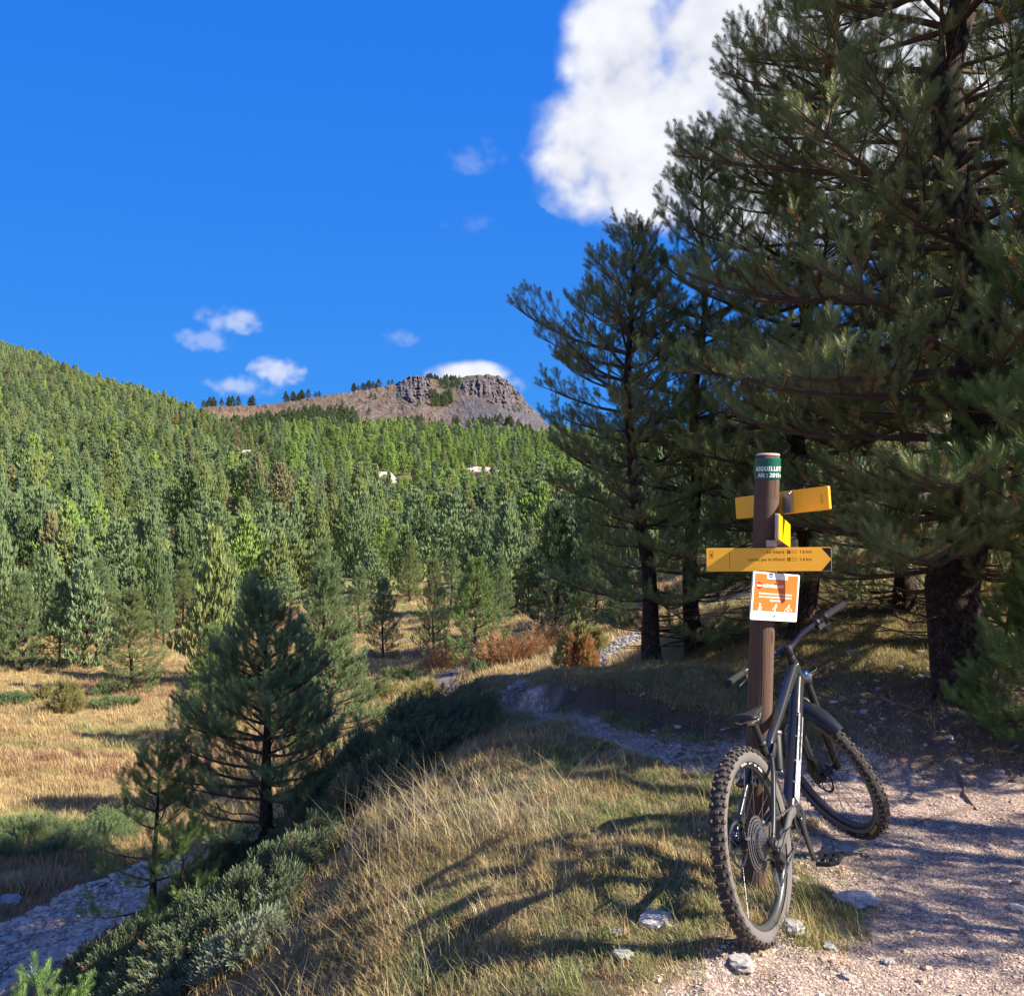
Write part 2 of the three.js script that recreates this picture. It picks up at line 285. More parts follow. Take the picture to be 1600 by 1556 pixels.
// ---------------------------------------------------------------- the mountain
const RIDGE = [[180, 665], [240, 650], [300, 640], [330, 634], [400, 633], [440, 629], [500, 619], [550, 612], [600, 604], [620, 598], [640, 588], [655, 586], [672, 590], [690, 594], [710, 592], [730, 587], [760, 585], [780, 587], [795, 596], [805, 607], [815, 617], [825, 632], [840, 645], [858, 664], [900, 690], [960, 706]];
const RIDGE_D = [[180, 720], [300, 760], [450, 840], [620, 930], [700, 950], [790, 950], [830, 930], [960, 860]];
const mountainPoint = (px, v) => {
  // v 0 foot .. 1 ridge .. 2 far side
  const dr = table(RIDGE_D, px), d0 = 590, yr = table(RIDGE, px) + (1.2 * n2(px / 9, 3.3) + 0.6 * n2(px / 3, 8)) * Math.pow(Math.min(v, 1), 14), y0 = 706;
  const vv = Math.min(v, 1), d = v <= 1 ? lerp(d0, dr, Math.pow(vv, 0.8)) : lerp(dr, dr + 320, v - 1);
  const py = v <= 1 ? lerp(y0, yr, Math.pow(vv, 0.92)) : yr;
  const p = at(px, py, d); if (v > 1) p.y -= (v - 1) * 90;
  return [p, py];
};
const cliffMask = (px, py) => {
  const e = 4 * n2(px / 14, py / 9) + 2 * n2(px / 5, py / 4);
  const c1 = ss(612, 622, px + e) * (1 - ss(668, 677, px + e)) * ss(582, 588, py) * (1 - ss(622, 629, py + e - 0.10 * (px - 645)));
  const low = table([[700, 602], [720, 607], [745, 617], [775, 629], [800, 641], [825, 646], [845, 646]], px);
  const c2 = ss(704, 716, px + e) * (1 - ss(826, 842, px + e)) * ss(table([[700, 604], [730, 596], [760, 590], [790, 590]], px) - 3, table([[700, 604], [730, 596], [760, 590], [790, 590]], px) + 2, py) * (1 - ss(low - 3, low + 3, py + e));
  return Math.max(c1, c2);
};
{
  const cols = 620, rows = 110, P = [], Cc = [], U = [], I = [];
  for (let j = 0; j <= rows; j++) for (let i = 0; i <= cols; i++) {
    const px = 180 + (960 - 180) * i / cols, v = j / (rows - 10);
    const [p, py] = mountainPoint(px, v);
    const k = v <= 1.02 ? cliffMask(px, py) : 0, fade = v <= 1 ? ss(0, 0.12, v) : 1;
    const rid = (f, g) => 1 - Math.abs(n2(px / f + 0.3 * n2(py / 6, px / 9), py / g));
    const ver = 13 * (rid(13, 120) - 0.6) + 7 * (rid(5.5, 70) - 0.6) + 2.5 * (rid(2.6, 30) - 0.5) + 1.5 * n2(px / 60, py / 6);
    const soft = 3.5 * fbm(px / 22, py / 12, 3) + 0.8 * n2(px / 5, py / 5);
    const dd = (k * ver * 1.05 + soft) * fade, s = 1 - dd / -p.z * (v > 1 ? 0.2 : 1);
    P.push(p.x * s, EYE + (p.y - EYE) * s + (v > 1 ? 0 : 0.2 * dd * (1 - k)), p.z * s);
    const a = fbm(px / 30, py / 14, 4), b = fbm(px / 6, py / 4, 3);
    let c = mix3([0.24, 0.15, 0.092], [0.19, 0.13, 0.085], ss(-0.2, 0.3, a));
    c = mix3(c, [0.15, 0.145, 0.075], 0.8 * ss(0.05, 0.35, fbm(px / 12 + 30, py / 5, 4)));
    c = mix3(c, [0.36, 0.23, 0.12], ss(640, 646, py) * (1 - ss(490, 540, px)) * 0.7);
    c = mix3(c, [0.27, 0.225, 0.2], ss(0.1, 0.3, b + a) * ss(500, 560, px));
    const scree = ss(690, 730, px + 8 * a) * ss(0, 10, py - table([[690, 638], [720, 618], [745, 618], [775, 628], [800, 636], [840, 640], [900, 660]], px) + 3 * a + 2 * b);
    c = mix3(c, mix3([0.125, 0.115, 0.125], [0.165, 0.148, 0.152], ss(-0.3, 0.3, fbm(px / 5, py / 20, 3))), scree);
    const saddle = ss(672, 690, px) * (1 - ss(715, 760, px)) * (1 - ss(606, 618, py)); c = mix3(c, [0.12, 0.12, 0.065], saddle * 0.85);
    c = mix3(c, [0.13, 0.12, 0.075], ss(715, 740, px) * (1 - ss(590, 593, py)) * 0.6);
    c = mix3(c, mix3([0.245, 0.21, 0.195], [0.125, 0.112, 0.115], ss(-0.1, 0.35, b + 0.5 * n2(px / 3, py / 22))), k);
    Cc.push(c[0], c[1] * 0.97, c[2]); U.push(p.x, p.y);
  }
  for (let j = 0; j < rows; j++) for (let i = 0; i < cols; i++) { const a = j * (cols + 1) + i, b = a + 1, c = a + cols + 1, d = c + 1; I.push(a, b, c, b, d, c); }
  const g = new THREE.BufferGeometry(); g.setAttribute('position', new THREE.Float32BufferAttribute(P, 3)); g.setAttribute('color', new THREE.Float32BufferAttribute(Cc, 3)); g.setAttribute('uv', new THREE.Float32BufferAttribute(U, 2)); g.setIndex(I); g.computeVertexNormals();
  const m = new THREE.Mesh(g, groundMat(texRock, 0.06, 0.5)); m.name = 'mountain'; scene.add(m); tag(m, 'bare brown mountain with two grey cliffs and a scree slope above the forest', 'mountain', null, 'structure');
}

// ---------------------------------------------------------------- conifers
// a shoot: a twig with needles, growing along +y
function shootGeo(seed, n, len, needle, width, spread) {
  const r = rng(seed), P = [], I = [];
  for (let i = 0; i < n; i++) {
    const t = Math.pow(i / n, 0.9), y = len * (0.02 + 0.98 * t) * 0.97, a = i * 2.39996 + r() * 0.5, op = spread * (1.15 - 0.75 * t) + 0.12 * (r() - 0.5);
    const l = needle * (0.8 + 0.4 * r()) * (t > 0.9 ? 0.8 : 1), d = V(Math.cos(a) * Math.sin(op), Math.cos(op), Math.sin(a) * Math.sin(op)), s = V(-Math.sin(a), 0.3 * (r() - 0.5), Math.cos(a)).multiplyScalar(width / 2);
    const b = V(Math.cos(a) * 0.003, y, Math.sin(a) * 0.003), e = b.clone().addScaledVector(d, l), k = P.length / 3;
    const m = b.clone().addScaledVector(d, l * 0.55);
    P.push(b.x - s.x * 0.6, b.y - s.y, b.z - s.z * 0.6, m.x + s.x, m.y + s.y, m.z + s.z, e.x, e.y, e.z); I.push(k, k + 1, k + 2);
  }
  const g = new THREE.BufferGeometry(); g.setAttribute('position', new THREE.Float32BufferAttribute(P, 3)); g.setIndex(I); return g.toNonIndexed();
}
const withNormals = (g) => { g.computeVertexNormals(); return g; };
const shootNear = withNormals(shootGeo(1, 72, 0.15, 0.062, 0.0052, 0.78));
const shootMid = withNormals(shootGeo(2, 34, 0.15, 0.06, 0.009, 0.72));
const mNeedle = std(1, 1, 1, 0.42, 0, { side: THREE.DoubleSide }), mNeedleFar = std(1, 1, 1, 0.75);
// a tube through points with radii
function tube(pts, rad, sides, cap = false) {
  const P = [], I = [], UV = []; let px = null, len = 0;
  for (let i = 0; i < pts.length; i++) {
    const t = (i < pts.length - 1 ? pts[i + 1].clone().sub(pts[i]) : pts[i].clone().sub(pts[i - 1])).normalize();
    if (i > 0) len += pts[i].distanceTo(pts[i - 1]);
    if (!px) { px = Math.abs(t.y) > 0.9 ? V(1, 0, 0) : V(0, 1, 0); }
    px = px.clone().addScaledVector(t, -px.dot(t)).normalize(); const py = t.clone().cross(px);
    for (let k = 0; k <= sides; k++) { const a = k / sides * 6.28318, rr = typeof rad === 'function' ? rad(i / (pts.length - 1), a) : rad[i]; P.push(pts[i].x + (px.x * Math.cos(a) + py.x * Math.sin(a)) * rr, pts[i].y + (px.y * Math.cos(a) + py.y * Math.sin(a)) * rr, pts[i].z + (px.z * Math.cos(a) + py.z * Math.sin(a)) * rr); UV.push(k / sides, len); }
  }
  for (let i = 0; i < pts.length - 1; i++) for (let k = 0; k < sides; k++) { const a = i * (sides + 1) + k, b = a + 1, c = a + sides + 1, d = c + 1; I.push(a, b, c, b, d, c); }
  if (cap) for (const [o, f] of [[0, 1], [(pts.length - 1) * (sides + 1), 0]]) { const c = P.length / 3, q = pts[o ? pts.length - 1 : 0]; P.push(q.x, q.y, q.z); UV.push(0, 0); for (let k = 0; k < sides; k++) f ? I.push(c, o + k + 1, o + k) : I.push(c, o + k, o + k + 1); }
  const g = new THREE.BufferGeometry(); g.setAttribute('position', new THREE.Float32BufferAttribute(P, 3)); g.setAttribute('uv', new THREE.Float32BufferAttribute(UV, 2)); g.setIndex(I); g.computeVertexNormals(); return g;
}
/* grows a pine: o = { h, r0, base, prof(f) -> reach, gap, per, e0(f) -> branch slope, step, sub, lean, tip } ; returns wood geometry and a list of shoots */
function growPine(seed, o) {
  const r = rng(seed), wood = [], shoots = [], up = V(0, 1, 0);
  const axis = (y) => V((o.leanX || 0) * y + 0.02 * o.h * n2(y * 0.5, seed * 3.1), y, (o.leanZ || 0) * y + 0.02 * o.h * n2(y * 0.5, seed * 5.7 + 9));
  const tp = []; for (let i = 0; i <= 12; i++) tp.push(axis(o.h * i / 12 - (i === 0 ? 0.15 : 0)));
  wood.push(tube(tp, (t) => o.r0 * (Math.pow(1 - t, 0.9) * 0.96 + 0.05) * (1 + 0.5 * Math.exp(-t * o.h * 4)), o.trunkSides || 10));
  const trunk = wood.pop();
  const put = (p, d, s, age) => shoots.push([p, d, s, age]);
  const step = o.step;
  const twig = (p0, dir, len, rad, lv) => {
    const n = lv ? 4 : 7, pts = [p0], d = dir.clone(), curl = (o.curl ?? 0.8) / n;
    for (let i = 0; i < n; i++) { d.addScaledVector(up, curl * (0.25 + i / n) * (0.7 + 0.6 * r())).add(V(r() - 0.5, (r() - 0.5) * 0.6, r() - 0.5).multiplyScalar(0.22)).normalize(); pts.push(pts[i].clone().addScaledVector(d, len / n)); }
    if (rad > (o.minWood || 0.0)) wood.push(tube(pts, (t) => rad * (1 - 0.8 * t), lv ? 3 : 5));
    const posAt = (s) => { const f = s * n, i = Math.min(n - 1, Math.floor(f)); return [pts[i].clone().lerp(pts[i + 1], f - i), pts[i + 1].clone().sub(pts[i]).normalize()]; };
    const from = lv ? Math.max(0.12, 1 - (o.green || 0.65) / len) : Math.max(0.45, 1 - (o.green || 0.65) / len);
    for (let s = from; s < 1; s += step / len) { const [p, t] = posAt(s), a = r() * 6.283; const dd = t.clone().multiplyScalar(0.75).addScaledVector(up, 0.35 + 0.4 * r()).add(V(Math.cos(a), 0.3 * Math.sin(a), Math.sin(a)).multiplyScalar(0.55)).normalize(); put(p, dd, 0.75 + 0.4 * r(), 1 - s); }
    { const [p, t] = posAt(1); put(p, t.clone().addScaledVector(up, 0.7).normalize(), 1.15, 0); for (let k = 0; k < 3; k++) { const a = r() * 6.283; put(p, t.clone().addScaledVector(up, 0.4).add(V(Math.cos(a), 0.1, Math.sin(a)).multiplyScalar(0.8)).normalize(), 0.85, 0); } }
    if (!lv) {
      const m = Math.max(2, Math.round(len / (o.sub || 0.22)));
      for (let i = 0; i < m; i++) {
        const s = lerp(o.subFrom || 0.25, 0.96, (i + r() * 0.6) / m), [p, t] = posAt(s), side = t.clone().cross(up).normalize().multiplyScalar(i % 2 ? 1 : -1);
        const l = ((o.subLen || 0.5) * len * (1.05 - s) + 0.12) * (0.6 + 0.7 * r());
        twig(p, t.clone().multiplyScalar(0.8).addScaledVector(side, 0.55 + 0.5 * r()).addScaledVector(up, 0.15 + 0.3 * (r() - 0.3)).normalize(), l, rad * 0.35, 1);
      }
    }
  };
  let az = r() * 6.28, f0 = o.base;
  for (let y = o.base * o.h; y < o.h * 0.985; y += o.gap * (0.7 + 0.6 * r()) * (0.45 + 0.55 * (1 - y / o.h))) {
    const f = y / o.h, k = Math.max(2, Math.round(o.per * (0.7 + 0.6 * r()))); az += 1.1 + r();
    for (let b = 0; b < k; b++) {
      const a = az + b / k * 6.283 + (r() - 0.5) * 0.7; let L = o.prof(f) * (0.65 + 0.55 * r()); if (o.side) L *= o.side(a, f);
      if (L < 0.06) continue;
      const e = o.e0(f) + (r() - 0.5) * 0.3;
      twig(axis(y), V(Math.cos(a) * Math.cos(e), Math.sin(e), Math.sin(a) * Math.cos(e)), L, Math.min(o.r0 * 0.35, 0.006 + 0.014 * L), 0);
    }
  }
  // dead lower twigs
  for (let i = 0; i < (o.dead || 0); i++) { const y = o.h * o.base * (0.25 + 0.9 * r()), a = r() * 6.283, L = o.prof(0.25) * (0.3 + 0.5 * r()), p = axis(y), d = V(Math.cos(a), -0.1 + 0.3 * r(), Math.sin(a)); const pts = [p]; for (let k = 1; k <= 4; k++) pts.push(p.clone().addScaledVector(d, L * k / 4).add(V(r() - 0.5, r() - 0.6, r() - 0.5).multiplyScalar(0.1 * L))); wood.push(tube(pts, (t) => 0.010 * (1 - 0.8 * t), 4)); }
  const top = axis(o.h * 0.985); put(top, up.clone(), 1.3, 0); for (let k = 0; k < 4; k++) { const a = k * 1.6 + r(); put(top, V(Math.cos(a) * 0.6, 0.8, Math.sin(a) * 0.6).normalize(), 1, 0); }
  return { trunk, woods: wood, wood: wood.length ? mergeGeometries(wood) : null, shoots };
}
const Q = new THREE.Quaternion(), UPV = V(0, 1, 0);
function shootMats(shoots, scale, pal, seed) {
  const r = rng(seed), mats = [], cols = [];
  for (const [p, d, s, age] of shoots) {
    Q.setFromUnitVectors(UPV, d); const m = new THREE.Matrix4().compose(p, Q.clone().multiply(new THREE.Quaternion().setFromAxisAngle(UPV, r() * 6.28)), V(scale * s, scale * s * (0.85 + 0.3 * r()), scale * s)); mats.push(m);
    const q = r(); let c = mix3(pal[0], pal[1], r()); if (age > 0.25 && q < pal[3]) c = mix3(c, pal[2], 0.5 + 0.5 * r()); const v = 0.75 + 0.5 * r(); cols.push([c[0] * v, c[1] * v, c[2] * v]);
  }
  return [mats, cols];
}
const barkTex = grain(512, (g, S) => { const r = rng(77); g.fillStyle = grey(120); g.fillRect(0, 0, S, S); for (let k = 0; k < 1500; k++) { const x = r() * S, y = r() * S, w = 6 + 20 * r(), h = 12 + 46 * r(), v = 70 + 130 * r(); for (const ox of [0, -S]) for (const oy of [0, -S]) { g.fillStyle = grey(v - 60); g.fillRect(x + ox + 3, y + oy + 3, w, h); g.fillStyle = grey(v); g.fillRect(x + ox, y + oy, w, h); } } });
const barkMat = (r, g, b) => { const t = clone(barkTex, 1); t.repeat.set(2, 2.2); return new THREE.MeshStandardMaterial({ color: new THREE.Color().setRGB(r, g, b), map: t, bumpMap: t, bumpScale: 0.02, roughness: 0.95 }); };
const mBark = barkMat(0.16, 0.10, 0.075), mBranch = std(0.11, 0.07, 0.05, 0.95), mBarkRed = barkMat(0.26, 0.13, 0.08);
const PAL_DARK = [[0.135, 0.18, 0.055], [0.28, 0.32, 0.10], [0.5, 0.24, 0.07], 0.2];
const PAL_BLUE = [[0.12, 0.18, 0.075], [0.20, 0.275, 0.105], [0.26, 0.16, 0.04], 0.07];
const PAL_GREEN = [[0.12, 0.19, 0.045], [0.19, 0.27, 0.07], [0.30, 0.22, 0.05], 0.08];
const PAL_MIX = [[0.13, 0.175, 0.06], [0.19, 0.235, 0.08], [0.30, 0.17, 0.05], 0.16];
function plantPine(name, label, group, spec, seed, pal, geo, bark, place, scale = 1) {
  const t = thing(name, label, 'pine tree', group), g = growPine(seed, spec);
  part(t, 'trunk', g.trunk, bark); if (g.woods.length > 60) part(t, 'branches', g.wood, mBranch); else for (const w of g.woods) part(t, 'branch', w, mBranch);
  const [m, c] = shootMats(g.shoots, (spec.shoot || 1) * scale, pal, seed + 1); instanced('needles', geo, mNeedle, m, c, t);
  t.position.copy(place); return t;
}
let shootCount = 0;
const big = (h, reach, o = {}) => ({ h, r0: 0.16, base: 0.10, prof: (f) => reach * Math.pow(Math.max(0, 1 - f), 0.75) * (0.55 + 0.45 * ss(0.05, 0.3, f)) + 0.08, gap: 0.33, per: 5, e0: (f) => lerp(-0.12, 0.75, f * f * 0.9 + 0.1 * f), step: 0.07, sub: 0.19, subLen: 0.5, green: 0.62, curl: 0.6, dead: 14, shoot: 0.84, ...o });
{
  const P = (px, py, d) => { const p = at(px, py, d); p.y = H(p.x, p.z) - 0.03; return p; };
  plantPine('pine_tree', 'huge dark pine with a thick trunk on the bank right of the bicycle', null, big(9.6, 2.4, { r0: 0.21, base: 0.1, dead: 34, per: 6, gap: 0.30, green: 1.15, side: (a, f) => 1 + 0.12 * Math.max(0, -Math.cos(a)) }), 101, PAL_DARK, shootNear, mBark, P(1515, 1035, 7.3));
  plantPine('pine_tree', 'tall dark pine with a thin reddish trunk directly behind the signpost', null, big(7.7, 1.95, { r0: 0.09, base: 0.09, per: 6, green: 0.8, leanX: 0.02, dead: 26 }), 102, PAL_DARK, shootNear, mBarkRed, P(1258, 990, 9.0));
  plantPine('pine_tree', 'slender pine with a bare lower trunk left of the signpost, against the blue sky', null, big(4.25, 1.35, { r0: 0.082, base: 0.19, prof: (f) => (f < 0.74 ? 0.88 + 0.16 * Math.sin(f * 19) : lerp(0.7, 0.08, Math.pow((f - 0.74) / 0.26, 0.8))), curl: 0.5, side: (a, f) => 1 + 0.12 * Math.max(0, -Math.cos(a)) * ss(0.5, 0.62, f), gap: 0.24, per: 4.2, sub: 0.13, shoot: 0.68, step: 0.055, base: 0.17, leanX: -0.045, e0: (f) => lerp(-0.05, 0.8, f * f) }), 127, PAL_DARK, shootNear, mBark, P(1012, 1010, 9.1));
  plantPine('pine_tree', 'bushy pine between the slender pine and the tree behind the signpost', null, big(5.1, 1.4, { r0: 0.08, base: 0.05, shoot: 0.8 }), 104, PAL_DARK, shootNear, mBark, P(1092, 975, 9.6));
  plantPine('pine_tree', 'young pine growing at the right edge of the photo, sunlit shoots near the camera', null, big(6.0, 1.25, { r0: 0.1, base: 0.12, shoot: 1 }), 105, PAL_GREEN, shootNear, mBark, P(1740, 1050, 6.1));
  plantPine('pine_tree', 'dark pine deep in shade behind the huge trunk', null, big(4.3, 1.75, { r0: 0.1, base: 0.05, dead: 30, per: 6 }), 106, PAL_DARK, shootMid, mBark, P(1420, 960, 9.4));
  plantPine('pine_tree', 'second dark trunk leaning right beside the huge pine', null, big(7.8, 1.9, { r0: 0.13, base: 0.3, leanX: 0.03 }), 107, PAL_DARK, shootMid, mBark, P(1610, 1010, 8.2));
  plantPine('pine_tree', 'shaded pine at the back of the dark grove', null, big(8.5, 2.4, { r0: 0.13, base: 0.04 }), 108, PAL_DARK, shootMid, mBark, P(1235, 930, 22));
  plantPine('pine_tree', 'tall pine at the back of the grove near the right edge', null, big(10.5, 2.6, { r0: 0.15, base: 0.04 }), 109, PAL_DARK, shootMid, mBark, P(1490, 930, 21));
  plantPine('pine_tree', 'low young pine with soft green shoots at the right edge below the big trunk', null, big(0.95, 0.55, { r0: 0.02, base: 0.1, gap: 0.16, step: 0.05, shoot: 0.8, dead: 0 }), 110, PAL_GREEN, shootNear, mBark, P(1625, 1060, 6.4));
  // trees outside the right edge whose shade falls on the gravel and the slope
  for (const [x, z, h, reach, base, s] of [[4.9, -3.0, 2.7, 0.95, 0.25, 111], [5.7, -3.7, 3.5, 1.1, 0.3, 118], [6.8, -5.6, 7.0, 1.8, 0.3, 112], [6.6, -3.95, 9.2, 1.6, 0.64, 113], [7.5, -5.3, 9.2, 1.7, 0.6, 116], [7.0, -1.2, 9.4, 1.7, 0.68, 117]])
    plantPine('pine_tree', { 111: 'low pine outside the right edge, its shade dappling the gravel', 118: 'small pine outside the right edge beside the lower one', 112: 'tall pine outside the right edge beside the earth bank', 113: 'pine with a long bare trunk outside the right edge, middle of three', 116: 'pine with a long bare trunk outside the right edge, farthest of three', 117: 'pine with a long bare trunk outside the right edge, nearest of three', 114: 'wide pine far outside the right edge behind the earth bank', 115: 'dense pine outside the right edge behind the huge trunk' }[s], null, big(h, reach, { r0: 0.12, base, sub: 0.2, step: 0.075, dead: base > 0.5 ? 0 : 10 }), s, PAL_DARK, shootMid, mBark, V(x, H(x, z) - 0.05, z));
}

// ---------------------------------------------------------------- the pair of pines and saplings on the slope
const onGround = (px, py, sink = 0.03) => { const p = hit(px, py); p.y -= sink; return p; };
const young = (h, reach, o = {}) => ({ h, r0: 0.018 * h, base: 0.08, prof: (f) => reach * Math.pow(Math.max(0, 1 - f), 0.9) * (0.65 + 0.4 * ss(0, 0.2, f)) + 0.04, gap: 0.15, per: 5.5, e0: (f) => lerp(-0.12, 0.6, f), step: 0.05, sub: 0.12, subLen: 0.5, green: 0.6, curl: 0.6, dead: 5, shoot: 0.66, ...o });
{
  const heightOf = (p, topPy) => { const d = -p.z; return EYE - (topPy - 800) * d / FL - p.y; };
  let p = onGround(412, 1332); plantPine('pine_tree', 'larger dark pine of the pair on the slope, dark trunk bare near its base', null, young(heightOf(p, 932), 0.95, { prof: (f) => 0.95 * Math.pow(1 - f, 1.1) * (0.7 + 0.4 * ss(0, 0.2, f)) + 0.04, r0: 0.055, base: 0.13, side: (a) => 1 + 0.15 * Math.max(0, -Math.cos(a)), dead: 16 }), 201, PAL_BLUE, shootNear, mBark, p);
  p = onGround(508, 1195); plantPine('pine_tree', 'right pine of the pair on the slope, pale upright candles at its top', null, young(heightOf(p, 886), 0.9, { prof: (f) => 0.88 * Math.pow(1 - f, 1.1) * (0.7 + 0.4 * ss(0, 0.2, f)) + 0.04, r0: 0.05, base: 0.12 }), 202, PAL_BLUE, shootNear, mBark, p);
  p = onGround(330, 1150); plantPine('pine_tree', 'light green pine behind the left side of the pair on the slope', null, young(heightOf(p, 985), 0.75, { base: 0.06 }), 203, PAL_GREEN, shootNear, mBark, p);
  p = onGround(243, 1447); plantPine('pine_tree', 'thin shaded young pine with a red-brown stem beside the grey gravel patch', null, young(heightOf(p, 1165), 0.6, { r0: 0.03, base: 0.12, gap: 0.24, per: 3.2, green: 0.26, step: 0.06, sub: 0.22, dead: 2, shoot: 0.66 }), 204, PAL_GREEN, shootNear, mBarkRed, p);
  p = onGround(285, 1455); plantPine('pine_tree', 'smaller shaded sapling close to the right of the thin young pine', null, young(heightOf(p, 1305), 0.36, { r0: 0.018, base: 0.1, gap: 0.2, per: 2.8, green: 0.22, sub: 0.22, dead: 0 }), 205, PAL_GREEN, shootNear, mBarkRed, p);
  const q = at(55, 1640, 4.3); q.y = H(q.x, q.z) - 0.03;
  plantPine('pine_tree', 'bright green sunlit sapling tip poking up in the bottom left corner', null, young(EYE - (1530 - 800) * 4.3 / FL - q.y, 0.14, { r0: 0.011, base: 0.5, gap: 0.2, per: 2.6, green: 0.1, dead: 0, sub: 9, shoot: 0.62, step: 0.05 }), 206, [[0.12, 0.22, 0.05], [0.18, 0.28, 0.07], [0.3, 0.25, 0.06], 0.02], shootNear, mBarkRed, q);
}
// ---------------------------------------------------------------- young pines standing free on the meadow and at the forest's edge
{
  const templ = [0, 1, 2, 3].map((k) => growPine(300 + k, young(2.6, [0.78, 0.95, 0.66, 0.85][k], { base: 0.03, gap: 0.2, per: 5, step: 0.085, sub: 0.2, green: 0.7, dead: 0, shoot: 1, r0: 0.05 })));
  const list = [
    [30, 1048, 902, 1.0, 'b', 'blue-green pine at the left edge of the meadow, left of two'], [95, 1042, 915, 1.0, 'b', 'dark green pine at the meadow edge, second from the left border'], [203, 1080, 925, 1.25, 'm', 'round bushy olive pine standing alone on the golden meadow'],
    [285, 975, 880, 0.9, 'm', 'pine at the upper end of the golden meadow strip, reddish inside'], [350, 965, 870, 1.1, 'b', 'dark pine above the left side of the slope pair'], [150, 985, 878, 1.1, 'b', 'bluish pine behind the bushy olive pine'], [220, 950, 868, 1.0, 'g', 'fresh green pine behind the meadow, above the bushy olive pine'],
    [598, 1028, 908, 0.85, 'b', 'bluish slim pine right of the slope pair'], [678, 1032, 882, 0.75, 'm', 'narrow pine with bare lower twigs left of the greener one'], [745, 1042, 880, 0.95, 'g', 'fresh green pine with a dark stem standing above the orange bushes'], [560, 990, 890, 1.0, 'b', 'pine half hidden behind the slope pair on its right'],
    [825, 962, 870, 1.0, 'm', 'pine in the gap behind the orange bushes'], [868, 1000, 800, 0.9, 'd', 'tall dark spruce-like pine behind the red bush'], [930, 985, 790, 0.8, 'd', 'dark green pine left of the slender trunk'], [705, 965, 862, 1.0, 'b', 'bluish pine between the two green ones at the valley path'], [780, 975, 868, 0.8, 'b', 'bluish pine right behind the fresh green one'],
    [640, 940, 850, 0.9, 'm', 'olive pine above the bright grass patch in the valley'], [455, 935, 842, 1.1, 'g', 'light green pine above the right pine of the slope pair'], [410, 930, 845, 1.1, 'b', 'blue-green pine over the larger pine of the slope pair'], [505, 945, 848, 1.0, 'b', 'pine directly behind the candle-topped pine'], [60, 975, 870, 1.2, 'm', 'wide pine at the left forest edge'], [905, 960, 850, 1.0, 'b', 'pine seen between the dark pines left of the slender trunk'],
    [970, 985, 890, 1.1, 'd', 'low dark pine just left of the slender bare trunk'], [610, 905, 830, 1.0, 'g', 'green pine in the middle of the valley'], [255, 1010, 905, 0.7, 'b', 'small pine beside the golden meadow strip'],
  ];
  const pals = { b: PAL_BLUE, m: PAL_MIX, g: PAL_GREEN, d: [[0.03, 0.065, 0.018], [0.06, 0.11, 0.03], [0.2, 0.11, 0.03], 0.05] };
  list.forEach(([px, py, top, wide, k, label], i) => {
    const p = onGround(px, py), d = -p.z, h = EYE - (top - 800) * d / FL - p.y, s = h / 2.6, g = templ[i % 4], t = thing('pine_tree', label, 'pine tree');
    part(t, 'trunk', g.trunk, mBark); part(t, 'branches', g.wood, mBranch);
    const [m, c] = shootMats(g.shoots, 0.95, pals[k], 400 + i); instanced('needles', shootMid, mNeedle, m, c, t);
    t.position.copy(p); t.scale.set(s * wide, s, s * wide); t.rotation.y = i * 2.4;
  });
}
